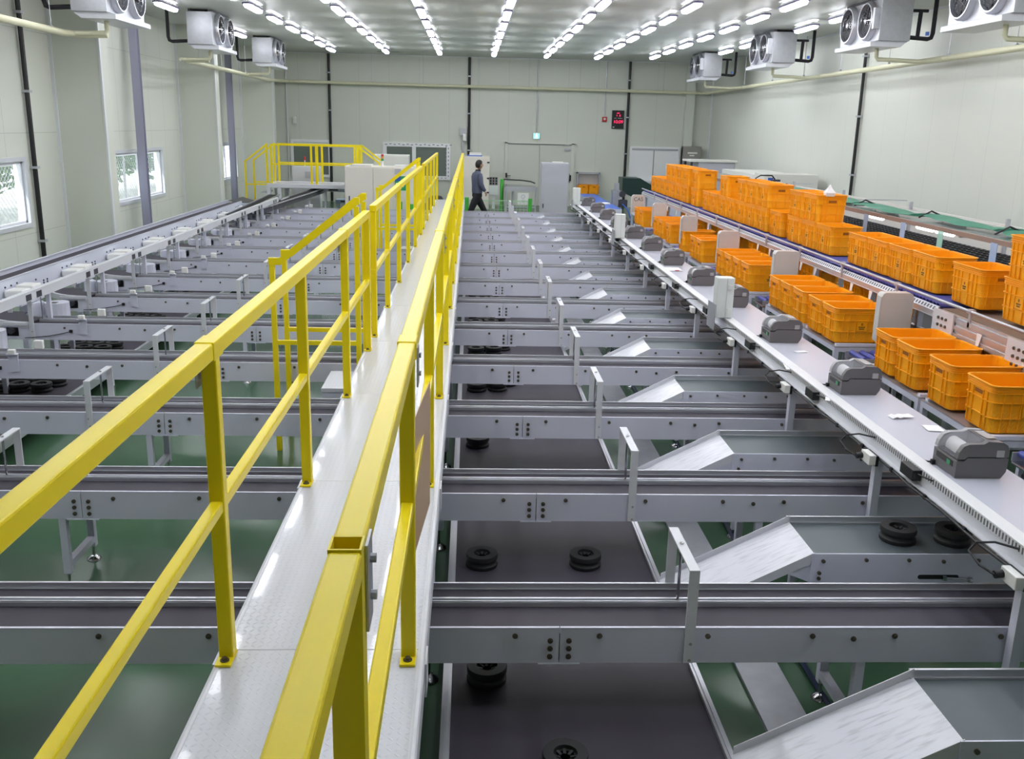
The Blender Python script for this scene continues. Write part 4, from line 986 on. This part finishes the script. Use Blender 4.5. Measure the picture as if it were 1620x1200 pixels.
part('canopy', MB().quad((4.74, 5, 1.75), (4.74, 20.5, 1.75), (5.42, 20.5, 1.765), (5.42, 5, 1.765), .006), acryl, t)
part('canopy_edge', MB().box(4.71, 4.74, 5, 20.5, 1.72, 1.765), brown, t)
part('canopy_arm', MB().box(4.74, 6.5, 9.0, 9.03, 1.70, 1.715).box(4.74, 6.5, 14.0, 14.03, 1.70, 1.715).box(4.74, 6.5, 18.0, 18.03, 1.70, 1.715).box(4.74, 6.5, 6.5, 6.53, 1.70, 1.715), alum, t)
for i, y in enumerate((9.7, 10.15, 11.45, 13.6, 15.4)):
    l = thing('inspection_lamp', (5.7, y, 1.6), 'lit tube lamp under the clear canopy, %s from the camera' % ORD[i], 'lamp', 'tube lamps under the canopy')
    part('tube', MB().cyl((5.05, y+.03, 1.655), (5.05, y+.38, 1.655), .026, 10), mat('tube_light', (1, 1, 1), .4, emit=(1, .98, 1), es=14.0) if i == 0 else MATS['tube_light'], l)
    part('fitting', MB().box(5.0, 5.1, y, y+.41, 1.685, 1.70), whitep, l)
for i, (y, m_) in enumerate(((7.45, strip_g), (8.25, strip_b), (9.25, strip_g), (10.1, strip_b), (11.1, strip_b), (12.1, strip_b), (13.0, strip_g), (7.0, strip_b))):
    solo('hanging_strip', MB().box(4.70, 4.705, y, y+.11, 1.49, 1.73), m_, '%s translucent strip hanging from the canopy edge, %s from the camera' % ('mint' if m_ is strip_g else 'blue', ORD[[7.0, 7.45, 8.25, 9.25, 10.1, 11.1, 12.1, 13.0].index(y)]), 'strip', group='strips hanging from the canopy')
random.seed(9)
for i, (y, ln, x) in enumerate(((7.3, 1.3, 5.0), (8.75, 1.5, 5.05), (10.3, 1.5, 4.95), (12.0, 1.5, 5.0), (14.0, 1.2, 5.05))):
    rings = []
    for j in range(9):
        q = j/8; w2 = .15+.03*math.sin(j*2.1+i); hh = .018+.007*math.sin(j*1.7+i); cx = x+.05*math.sin(j+i)
        rings.append([(cx+w2*math.cos(a*math.pi/4), y+ln*q, 1.778+hh+hh*.8*math.sin(a*math.pi/4)) for a in range(8)])
    m = MB().loft(rings, 0, True); m.add(rings[0], [tuple(range(8))]); m.add(rings[-1], [tuple(range(8))])
    t2 = thing('rolled_net', (x, y, 1.76), 'folded green net lying on the clear canopy, %s from the camera' % ORD[i], 'net', 'green nets on the canopy')
    part('net_bundle', m, netg, t2); part('tie_cord', MB().tube([(x-.14, y+ln, 1.78), (x, y+ln+.01, 1.85), (x+.14, y+ln, 1.79)], .01, 5), black, t2)

# ---------------- far end: cabinets, machines, person ----------------
def cabinet(name, x0, x1, y0, y1, z0, z1, m_, lab, cat='cabinet', doors=1, handle=True, group=None):
    t = thing(name, ((x0+x1)/2, (y0+y1)/2, z0), lab, cat, group)
    part('body', MB().box(x0, x1, y0, y1, z0, z1), m_, t, .006)
    w_ = (x1-x0)/doors
    for d in range(doors):
        a, b = x0+d*w_+.015, x0+(d+1)*w_-.015
        dd = part('door', MB().box(a, b, y0-.018, y0, z0+.05, z1-.03), m_, t, .003)
        if handle: part('handle', MB().box(a+.04, a+.07, y0-.035, y0-.018, z0+(z1-z0)*.25, z0+(z1-z0)*.25+.12), darkm, dd)
    return t
cabinet('steel_cabinet', 1.98, 2.75, 27.0, 27.45, 0, 1.66, greyc, 'tall blue-grey cabinet with a light top in front of the double door')
for o in (thing('cabinet_tray', (2.4, 27.2, 1.66), 'flat pale tray lying on the tall blue-grey cabinet', 'tray'),): part('tray', MB().box(2.3, 2.6, 27.1, 27.35, 1.66, 1.685), offw, o)
t = cabinet('cream_cabinet', -.28, .60, 31.2, 31.8, 0, 1.66, cream, 'cream cabinet behind the walking man', doors=2, handle=False)
part('hinge', MB().box(.52, .60, 31.17, 31.2, 1.45, 1.50), darkm, t); part('hinge', MB().box(.52, .60, 31.17, 31.2, .95, 1.0), darkm, t); part('hinge', MB().box(.52, .60, 31.17, 31.2, .5, .55), darkm, t)
t = thing('carton', (.1, 31.5, 1.66), 'low white carton with blue base on the cream cabinet', 'box'); part('body', MB().box(-.05, .33, 31.3, 31.6, 1.69, 1.77), whitepl, t); part('blue_base', MB().box(-.12, .36, 31.28, 31.62, 1.66, 1.69), blues, t)
t = thing('gauge_board', (.75, 31.4, 0), 'dark meter panel on a pale stand right of the cream cabinet', 'panel')
part('meter_panel', MB().box(.60, .88, 31.3, 31.36, .75, 1.02), greyd, t)
for a in range(3):
    for b in range(3): part('meter', MB().box(.62+.09*a, .68+.09*a, 31.292, 31.3, .78+.08*b, .84+.08*b), black, t)
part('stand_box', MB().box(.60, .90, 31.3, 31.5, .45, .75), creamb, t); part('pedestal', MB().box(.70, .80, 31.35, 31.45, 0, .45), creamb, t)
# cream control cabinets left of the walkway
t = thing('cream_control_cabinet', (-2.3, 24.9, 0), 'wide cream control cabinet with green and blue signs left of the walkway end', 'cabinet')
part('body', MB().box(-3.20, -1.22, 24.6, 25.3, 0, 1.56), cream, t, .006)
for a, b in ((-3.18, -2.49), (-2.47, -1.98), (-1.95, -1.24)):
    d = part('door', MB().box(a, b, 24.58, 24.6, .04, 1.53), cream, t, .003)
part('handle', MB().box(-3.10, -3.07, 24.56, 24.58, .7, .82), darkm, t); part('handle', MB().box(-1.37, -1.34, 24.56, 24.58, .66, .82), darkm, t)
part('roof_edge', MB().box(-3.02, -2.52, 24.6, 25.2, 1.56, 1.60).box(-1.95, -1.4, 24.7, 25.2, 1.56, 1.60), offw, t)
for z0, z1, a, b, m_, nm in ((.98, 1.28, -1.93, -1.78, bblue, 'blue_sign'), (.92, 1.33, -1.66, -1.58, bgreen, 'green_sign')): pass
s = part('green_sign', MB().box(-1.93, -1.58, 24.572, 24.58, .98, 1.34), bgreen, t)
part('sign_lettering', MB().box(-1.90, -1.64, 24.570, 24.572, 1.14, 1.17).box(-1.90, -1.70, 24.570, 24.572, 1.07, 1.09), whitepl, s)
part('blue_sign', MB().box(-1.93, -1.78, 24.568, 24.572, 1.22, 1.34), bblue, t)
part('display_window', MB().box(-1.93, -1.77, 24.572, 24.58, 1.38, 1.52), greyc, t)
t = thing('signal_tower', (-2.2, 24.8, 1.56), 'red, amber and green signal light on the cream control cabinet', 'signal light')
x, y = -2.25, 24.75
part('stem', MB().cyl((x, y, 1.56), (x, y, 1.70), .028, 12), whitepl, t)
for z, m_, nm in ((1.70, greenp, 'green_lens'), (1.755, amber, 'amber_lens'), (1.81, red, 'red_lens')): part(nm, MB().cyl((x, y, z), (x, y, z+.055), .032, 14), m_, t)
cabinet('grey_top_cabinet', -2.9, -1.86, 29, 29.6, 0, 1.72, offw, 'pale cabinet with dark corner trims behind the cream control cabinet')
t = thing('white_control_box', (-4.6, 27.2, 0), 'white control box with small grey display behind the white portal', 'control box')
part('body', MB().box(-4.95, -4.20, 27, 27.35, .1, 1.42), whitep, t, .006); part('display', MB().box(-4.60, -4.42, 26.99, 27, 1.1, 1.28), greyc, t); part('lower_slot', MB().box(-4.58, -4.42, 26.99, 27, .68, .72), darkm, t)
part('plinth', MB().box(-4.9, -4.25, 27.02, 27.33, 0, .1), darkm, t)
t2 = thing('signal_tower', (-4.62, 27.15, 1.42), 'slim signal light on the white control box', 'signal light'); part('stem', MB().cyl((-4.62, 27.15, 1.42), (-4.62, 27.15, 1.58), .015, 8), whitepl, t2); part('red_lens', MB().cyl((-4.62, 27.15, 1.58), (-4.62, 27.15, 1.68), .025, 10), red, t2)

# crossover platform with yellow rails
t = thing('crossover_platform', (-4.1, 25, 0), 'white portal-like crossover platform with yellow guard rails at the far left', 'platform')
PX0, PX1, PY0, PY1 = -5.36, -2.75, 25.5, 26.5
for y in (PY0, PY1): part('portal_beam', MB().box(PX0, PX1, y, y+.12, .92, 1.03), whitep, t, .01)
part('deck_plate', MB().box(PX0, PX1, PY0+.12, PY1, .99, 1.02), deck_m, t)
for x in (PX0, -5.08, PX1-.1):
    for y in (PY0, PY1): part('portal_leg', MB().box(x, x+.10, y, y+.10, 0, .92), whitep, t)
for y in (PY0+.06, PY1+.06):
    g = part('guard_rail', MB().bar((-5.24, y, 2.02), (-3.02, y, 2.02), .04, .04).bar((-5.24, y, 1.53), (-3.02, y, 1.53), .035, .035), yellow, t)
    for x in (-5.22, -4.18, -4.05, -3.05): part('rail_post', MB().box(x-.025, x+.025, y-.02, y+.02, 1.02, 2.04), yellow, g)
    part('stair_rail', MB().bar((-5.33, y, 2.02), (-5.90, y, 1.58), .04, .04).box(-5.36, -5.31, y-.021, y+.021, 1.0, 2.045).box(-5.92, -5.88, y-.021, y+.021, .1, 1.60).bar((-5.90, y, 1.0), (-5.33, y, 1.0), .035, .035), yellow, t)
    part('stair_rail', MB().bar((-2.98, y, 2.03), (-2.40, y, 1.60), .04, .04).box(-2.42, -2.38, y-.021, y+.021, .1, 1.62).box(-3.01, -2.96, y-.021, y+.021, 1.02, 2.045), yellow, t)
for k in range(4):
    part('step', MB().box(-5.56-.14*k, -5.40-.14*k, PY0+.1, PY1, .76-.2*k, .79-.2*k), deck_m, t)
# infeed machinery behind the collector
t = thing('infeed_line', (-4.4, 25, 0), 'dark carrier chain line climbing from the collector to the far machines', 'machine')
def lane(pa, pb, w_, z0, z1):
    a, b = Vector((*pa, z0)), Vector((*pb, z1)); d = (b-a); n_ = int(d.length/.16)
    part('lane_frame', MB().bar(a, b, w_, .08), darkm, t)
    m = MB()
    for k in range(n_): p = a+d*(k/n_); m.box(p.x-w_*.4, p.x+w_*.4, p.y, p.y+.11, p.z+.05, p.z+.085)
    part('carrier_chain', m, rubber, t)
    s_ = Vector((1, 0, 0))*w_*.55
    part('lane_rail', MB().bar(a+s_+Vector((0, 0, .08)), b+s_+Vector((0, 0, .08)), .02, .03).bar(a-s_+Vector((0, 0, .08)), b-s_+Vector((0, 0, .08)), .02, .03), alum, t)
lane((-4.75, 19.2), (-4.9, 24.2), .22, .72, .76); lane((-4.6, 20.6), (-4.05, 26.7), .22, .72, .80)
for x, y in ((-4.8, 20.9), (-4.9, 23.9), (-4.2, 24.9)): part('frame_leg', MB().box(x, x+.06, y, y+.06, 0, .66), paint, t)
for i, (x0, x1, y0, y1, z, l) in enumerate(((-3.75, -2.7, 26.75, 27.2, .55, 'grey-blue low roller frame under the crossover, farther one'), (-3.95, -2.6, 25.9, 26.1, .92, 'grey bolted side channel seen under the white portal'), (-3.5, -2.6, 23.62, 24.1, .50, 'grey-blue low roller frame in front of the cream cabinet'), (-5.5, -5.0, 22.6, 23.2, .7, 'pale blue motor housing beside the collector end'))):
    t = thing('machine_frame', ((x0+x1)/2, y0, 0), l, 'machine')
    part('top_frame', MB().box(x0, x1, y0, y1, z-.1, z), mat('pale_blue_paint', (.42, .52, .66), .4) if i == 0 else (MATS['pale_blue_paint'] if i == 3 else paint), t, .01)
    for x in (x0+.03, x1-.08):
        for y in (y0+.03, y1-.08): part('leg', MB().box(x, x+.05, y, y+.05, 0, z-.1), paint, t)
    part('slot', MB().box(x0+.15, x0+.4, y0-.004, y0, z-.07, z-.03).box(x1-.4, x1-.15, y0-.004, y0, z-.07, z-.03), darkm, t)

# curved roller trolley near the door
t = thing('curved_roller_table', (1.55, 29.8, 0), 'curved steel roller table with white placard before the double door', 'table')
pts = [(1.0+1.05*math.sin(a)*1.0, 30.6-1.05*math.cos(a)) for a in [i*math.pi/16 for i in range(9)]]
poly = [(1.05, 29.4), (2.05, 29.4), (2.05, 29.8), (1.9, 30.3), (1.6, 30.6), (1.05, 30.7)]
part('roller_bed', MB().prism(poly, .80, .84, 'Z'), chrome, t); part('outer_guard', MB().tube([(1.05, 30.7, .98), (1.6, 30.6, .97), (1.9, 30.3, .95), (2.0, 30.0, .92)], .02, 6), black, t)
part('side_frame', MB().box(1.05, 2.05, 29.37, 29.40, .70, .84), alum, t)
part('placard', MB().box(1.44, 1.78, 29.33, 29.345, .30, .66), whitepl, t); part('placard_print', MB().lathe([(.045, -.001), (.06, -.001), (.06, .001)], (1.61, 29.328, .55), 16, axis='Y').lathe([(.03, -.001), (.045, -.001), (.045, .001)], (1.61, 29.328, .42), 16, axis='Y'), greyc, t)
for x in (1.08, 1.3, 1.98):
    for y in (29.45, 30.3): 
        if x > 1.9 and y > 30: continue
        l = part('leg', MB().box(x, x+.04, y, y+.04, .08, .80), alum, t); part('castor', MB().cyl((x+.005, y+.02, .04), (x+.035, y+.02, .04), .04, 12), whitepl, l)
part('low_brace', MB().box(1.08, 2.0, 29.46, 29.49, .2, .24), alum, t)
# green bollards and low mesh
for i, (x, y, h, l) in enumerate(((-.1, 26, .74, 'green post of the low mesh fence, in front of the walking man'), (1.62, 26, .74, 'green post at the right end of the low mesh fence'), (.98, 30.2, 1.02, 'tall green guard post between the cabinet and the roller table'), (-1.62, 26, .66, 'green guard post left of the walkway end, beside the cream cabinet'), (-1.9, 26.2, .72, 'second green guard post behind the cream cabinet'), (-.62, 26, .62, 'green guard post seen past the walkway rail'))):
    if i in (3, 4): x, y = (-1.78+.28*(i == 3)), 24.35
    solo('guard_post', MB().cyl((x, y, 0), (x, y, h), .055, 16), post_g, l, 'post', group='green guard posts', bev=.01)
t = thing('mesh_fence', (.76, 26, 0), 'low green-white mesh panel between two green posts', 'fence')
m = MB()
for k in range(17): m.box(-.05+k*.1, -.042+k*.1, 26, 26.008, .1, .66)
for k in range(6): m.box(-.05, 1.57, 26, 26.008, .1+k*.11, .108+k*.11)
part('mesh', m, mat('pale_green', (.45, .65, .42), .5), t); part('frame', MB().box(-.05, 1.57, 25.995, 26.015, .66, .68).box(-.05, 1.57, 25.995, 26.015, .06, .08), MATS['pale_green'], t)
for x in (-.05, 1.54): part('foot', MB().box(x, x+.03, 25.98, 26.03, 0, .08), MATS['pale_green'], t)
t = thing('dark_stool', (-.95, 26.2, 0), 'black rounded machine part left of the walkway end', 'machine'); part('body', MB().lathe([(.001, .75), (.15, .73), (.24, .6), (.26, .3), (.24, 0)], (-.95, 26.4, 0), 20), black, t)

# hatch with orange crates in the far wall
t = thing('hatch_window', (4.05, YF-.1, 0), 'metal-framed hatch in the far wall with orange crates behind clear sheet', 'hatch')
part('frame', MB().box(3.62, 3.67, YF-.2, YF-.0, .45, 1.16).box(4.37, 4.42, YF-.2, YF-.0, .45, 1.16).box(3.62, 4.42, YF-.2, YF-.0, 1.11, 1.16), galv, t)
part('clear_sheet', MB().box(3.67, 4.37, YF-.2, YF-.195, .47, 1.11), clear, t)
part('rest', MB().box(3.62, 4.42, YF-.5, YF, .42, .45), paint, t)
for x in (3.64, 4.36): part('leg', MB().box(x, x+.04, YF-.45, YF-.41, 0, .42), paint, t)
for i, x in enumerate((3.83, 4.18)):
    crate(x, YF-.30 if False else YF-.35, .455, 'orange crate behind the clear sheet of the far hatch, %s one' % ('left' if i == 0 else 'right'), 'orange crates at the far hatch', math.pi/2)
# blue-topped tables at far right of bench
for i, (x0, x1, y0, y1, z, l) in enumerate(((3.4, 3.95, 24.8, 30.5, .60, 'blue-topped table behind the last label printers'), (4.15, 4.9, 20.6, 24.5, .62, 'bright blue sheet-covered table left of the dark feeder'))):
    t = thing('blue_table', ((x0+x1)/2, (y0+y1)/2, 0), l, 'table'); part('blue_top', MB().box(x0, x1, y0, y1, z-.02, z), blues, t); part('apron', MB().box(x0, x1, y0-.01, y0, z-.12, z).box(x0-.01, x0, y0, y1, z-.10, z+.02), paint, t)
    for x in (x0, x1-.05):
        for y in (y0, y1-.05): part('leg', MB().box(x, x+.05, y, y+.05, 0, z-.02), paint, t)
solo('coiled_hose', MB().lathe([(.10, .0), (.16, .0), (.17, .03), (.13, .05), (.10, .03)], (3.7, 26.3, .60), 20), whitepl, 'small white coil lying on the blue table', 'coil')
# dark green feeder hood
t = thing('feeder_machine', (4.6, 27.5, 0), 'feeder machine with a dark green hood and clear guards', 'machine')
part('hood', MB().prism([(4.25, .95), (4.25, 1.30), (4.75, 1.30), (5.15, 1.08), (5.15, 1.0), (4.85, .95), (4.85, .80), (4.5, .80)], 26.8, 27.6), hoodm, t)
part('boom', MB().box(4.9, 6.0, 26.9, 27.1, .96, 1.02), hoodm, t)
part('body', MB().box(4.9, 6.0, 27, 27.5, .1, .95), paint, t); part('foot_frame', MB().box(4.3, 6.0, 27, 27.5, 0, .1), darkm, t)
part('front_plate', MB().box(4.02, 4.16, 26.78, 26.8, .95, 1.16).box(4.0, 4.2, 26.8, 27.2, .1, .95), galv, t)
part('clear_guard', MB().prism([(3.98, .2), (4.0, .95), (4.2, .95), (4.2, .1), (3.98, .1)], 26.7, 26.71), clear, t)
part('motor', MB().cyl((4.25, 26.7, .86), (4.25, 26.9, .86), .09, 14).box(4.15, 4.4, 26.7, 26.9, .5, .7), darkm, t)
part('blue_hose', MB().tube([(4.25, 26.65, .6), (4.4, 26.6, .45), (4.5, 26.6, .2), (4.6, 26.6, .05)], .02, 6), blues, t)
# boxes near right wall
t = cabinet('wall_panel_board', 7.2, 7.82, YF-.32, YF-.002, 1.05, 2.10, mat('taupe_paint', (.30, .285, .265), .4), 'taupe electrical panel board on the far wall right of the white shutter', 'panel', 1, False)
part('label_text', MB().box(7.35, 7.68, YF-.342, YF-.338, 1.86, 1.91).box(7.42, 7.58, YF-.342, YF-.338, 1.78, 1.82), whitepl, t)
part('support', MB().box(7.25, 7.30, YF-.3, YF-.25, 0, 1.05).box(7.72, 7.77, YF-.3, YF-.25, 0, 1.05), paint, t)
t = cabinet('grey_machine_box', 6.4, 7.45, 27, 27.9, 0, 1.78, greyc, 'large grey machine cabinet behind the upper crates', 'cabinet', 1, False)
part('roof_slab', MB().box(6.15, 7.5, 26.95, 27.95, 1.78, 1.83), offw, t); part('side_frame', MB().box(6.18, 6.24, 27.0, 27.06, 0, 1.78).box(6.18, 6.24, 27.8, 27.86, 0, 1.78), darkm, t)
t = thing('cream_machine_housing', (7.3, 21, 0), 'long cream machine housing with a small sticker near the right wall', 'machine')
part('body', MB().box(6.66, 7.9, 21.6, 22.4, .2, 1.72), offw, t, .01); part('plinth', MB().box(6.7, 7.86, 21.65, 22.35, 0, .2), darkm, t)
part('sticker', MB().box(6.74, 6.86, 21.59, 21.6, 1.52, 1.64), bblue, t); part('sticker', MB().box(6.86, 6.94, 21.588, 21.6, 1.50, 1.66), paper, t)
part('rear_body', MB().box(6.7, 7.86, 22.4, 25.5, .2, 1.66), offw, t)
solo('pale_lid_box', MB().box(5.75, 6.1, 27.9, 28.3, 0, 1.66), offw, 'small pale box top beside the large grey machine cabinet', 'box', bev=.01)
t = thing('task_lamp', (6.3, 20, 1.2), 'small adjustable lamp arm above the grey pipes behind the crates', 'lamp'); part('arm', MB().tube([(6.1, 20.4, 1.2), (6.1, 20.4, 1.68), (6.2, 20.4, 1.74), (6.45, 20.4, 1.74), (6.52, 20.4, 1.66)], .015, 6), black, t); part('head', MB().box(6.46, 6.62, 20.34, 20.46, 1.62, 1.66), darkm, t)

# ---------------- the walking man ----------------
def skinned(name, pts, edges, radii, mat_, parent, sub=2):
    me = bpy.data.meshes.new(name); L = WL[parent.name]
    me.from_pydata([tuple(Vector(p)-L) for p in pts], edges, []); o = bpy.data.objects.new(name, me); COL.objects.link(o)
    me.materials.append(mat_); s = o.modifiers.new('skin', 'SKIN'); s.use_smooth_shade = True
    for i, r in enumerate(radii):
        sv = me.skin_vertices[0].data[i]; sv.radius = r if isinstance(r, tuple) else (r, r); sv.use_root = (i == 0)
    u = o.modifiers.new('sub', 'SUBSURF'); u.levels = sub; u.render_levels = sub
    o.parent = parent; WL[o.name] = L; return o
def person():
    X, Y = .17, 25.0
    t = thing('person', (X, Y, 0), 'person walking right in a blue-grey jacket and black trousers, seen from behind', 'person')
    def P(x, y, z): return (X+x, Y+y, z)
    pts = [P(0, 0, .95), P(0, 0, 1.10), P(0, 0, 1.25), P(.005, 0, 1.40), P(.01, 0, 1.47), P(.03, 0, 1.53),      # 0-5 pelvis..neck
           P(-.02, .08, .90), P(.20, .05, .50), P(.39, .02, .10), P(.50, .02, .05),                                  # 6-9 leg fwd
           P(-.03, -.08, .90), P(-.18, -.04, .50), P(-.39, -.01, .14), P(-.30, -.01, .05),                           # 10-13 leg back
           P(0, .16, 1.36), P(.02, .235, 1.15), P(.15, .205, .97),                                                     # 14-16 arm
           P(-.01, -.16, 1.36), P(.0, -.235, 1.15), P(.13, -.205, .98)]                                               # 17-19 arm
    E = [(0,1),(1,2),(2,3),(3,4),(4,5),(0,6),(6,7),(7,8),(8,9),(0,10),(10,11),(11,12),(12,13),(3,14),(14,15),(15,16),(3,17),(17,18),(18,19)]
    R = [(.08,.11),(.08,.11),(.08,.12),(.07,.10),(.05,.055),.048, .07,.05,.036,.03, .07,.05,.036,.03, .045,.036,.03, .045,.036,.03]
    body = skinned('body', pts, E, R, skin, t)
    def limb(pts, rad, n=12, cap=True):
        pts = [Vector(P(*p)) for p in pts]; v = []; rings = []; a_ = None
        for i, p in enumerate(pts):
            d = (pts[min(i+1, len(pts)-1)]-pts[max(i-1, 0)]).normalized(); a_ = Vector((1, 0, 0)); a_ = (a_-d*a_.dot(d)).normalized(); b_ = d.cross(a_)
            rx, ry = rad[i] if isinstance(rad[i], tuple) else (rad[i], rad[i])
            rings.append([tuple(p+a_*rx*math.cos(q*2*math.pi/n)+b_*ry*math.sin(q*2*math.pi/n)) for q in range(n)])
        m = MB().loft(rings, 0, True); m.add(rings[0], [tuple(range(n))]); m.add(rings[-1], [tuple(range(n))]); return m
    hc = (X+.055, Y, 1.645); prof = [(.086*math.sin(math.pi*i/12)+.0005, -.118*math.cos(math.pi*i/12)) for i in range(13)]
    hb = MB().lathe(prof, hc, 20)
    hb.lathe([(.003, 0), (.016, -.02), (.018, -.035), (.003, -.045)], (hc[0]+.09, hc[1], hc[2]+.012), 8)
    for sgn in (-1, 1): hb.lathe([(.004, -.03), (.018, -.012), (.02, .012), (.004, .03)], (hc[0]-.005, hc[1]+sgn*.088, hc[2]-.008), 8)
    h = part('head', hb, skin, t)
    for sgn in (-1, 1): part('eye', MB().lathe([(.001, .01), (.01, 0), (.001, -.01)], (hc[0]+.076, hc[1]+sgn*.032, hc[2]+.01), 8), black, h)
    part('mouth', MB().box(hc[0]+.066, hc[0]+.074, hc[1]-.022, hc[1]+.022, hc[2]-.064, hc[2]-.057), mat('lips', (.28, .10, .08), .5), h)
    # hair: crown to nape, open over the face
    n = 24; rings = []
    for i in range(11):
        ph = math.pi*i/14; ring_ = []
        for q in range(n):
            th = 2*math.pi*q/n; c_ = math.cos(th)
            lim = 1.10 if c_ > .35 else (1.55 if c_ > -.1 else 2.25)     # how far the hair comes down at this side
            f = min(ph, lim); rr = .099 if c_ < .35 else .094
            ring_.append((hc[0]-.008+rr*math.sin(f)*c_, hc[1]+rr*math.sin(f)*math.sin(th), hc[2]+.008+.124*math.cos(f)))
        rings.append(ring_)
    hm = MB().loft(rings, 0, True); part('hair', hm, hair, h)
    # jacket, trousers, shoes
    jk = limb([(0, 0, .93), (0, 0, .99), (-.005, 0, 1.12), (-.005, 0, 1.27), (0, 0, 1.38), (.005, 0, 1.44), (.015, 0, 1.49)], [(.118, .170), (.125, .178), (.12, .170), (.13, .188), (.118, .186), (.085, .13), (.062, .070)], 20)
    part('jacket', jk, jacket, t)
    for s_, pa in ((1, [(0, .165, 1.42), (.0, .205, 1.33), (.02, .235, 1.17), (.07, .235, 1.07), (.13, .215, .985)]), (-1, [(0, -.165, 1.42), (-.01, -.205, 1.33), (.0, -.235, 1.17), (.05, -.235, 1.07), (.11, -.21, 1.0)])):
        part('sleeve', limb(pa, [.055, .068, .060, .052, .045]), jacket, t)
    part('collar', MB().lathe([(.062, 0), (.070, .01), (.066, .05), (.058, .052)], (X+.02, Y, 1.475), 16), trous, t)
    part('trousers', limb([(0, 0, .80), (0, 0, .86), (0, 0, .97)], [(.10, .14), (.118, .165), (.112, .158)], 18), trous, t)
    part('trouser_leg', limb([(0, .08, .88), (.09, .07, .72), (.22, .05, .48), (.31, .03, .28), (.39, .02, .10)], [.095, .092, .070, .062, .058]), trous, t)
    part('trouser_leg', limb([(-.01, -.08, .88), (-.09, -.06, .72), (-.19, -.04, .48), (-.30, -.02, .30), (-.39, -.01, .13)], [.095, .092, .070, .062, .058]), trous, t)
    for (a, z, rot) in ((.46, .045, .0), (-.34, .06, -.35)):
        yy = .02 if a > 0 else -.01
        m = MB().loft([[(X+a-.13+.26*q, Y+yy+w2*math.cos(v*math.pi/4), z+(rot*(q-.5)*.26)+hh*math.sin(v*math.pi/4)) for v in range(8)] for q, w2, hh in ((0, .015, .015), (.05, .035, .04), (.4, .042, .045), (.8, .045, .03), (1, .02, .012))], 0, True)
        part('shoe', m, black, t)
    for s, hx, hz in ((1, .165, .95), (-1, .145, .965)):
        y0 = s*.205
        hp = [P(hx-.02, y0, hz+.02), P(hx, y0, hz-.03)]; hr = [.026, .03]; he = [(0, 1)]
        for f in range(4):
            yy = y0+(f-1.5)*.017; a = len(hp); hp += [P(hx+.008, yy, hz-.065), P(hx+.004, yy, hz-.09), P(hx-.008, yy, hz-.108+.006*abs(f-1.5))]; hr += [.009, .008, .007]; he += [(1, a), (a, a+1), (a+1, a+2)]
        a = len(hp); hp += [P(hx+.03, y0-s*.02, hz-.045), P(hx+.038, y0-s*.026, hz-.07)]; hr += [.010, .008]; he += [(1, a), (a, a+1)]
        skinned('hand', hp, he, hr, skin, t, 1)
person()
bpy.data.objects['person'].rotation_euler = (0, 0, .42)
bpy.data.objects['person'].scale = (1.04, 1.04, 1.0)
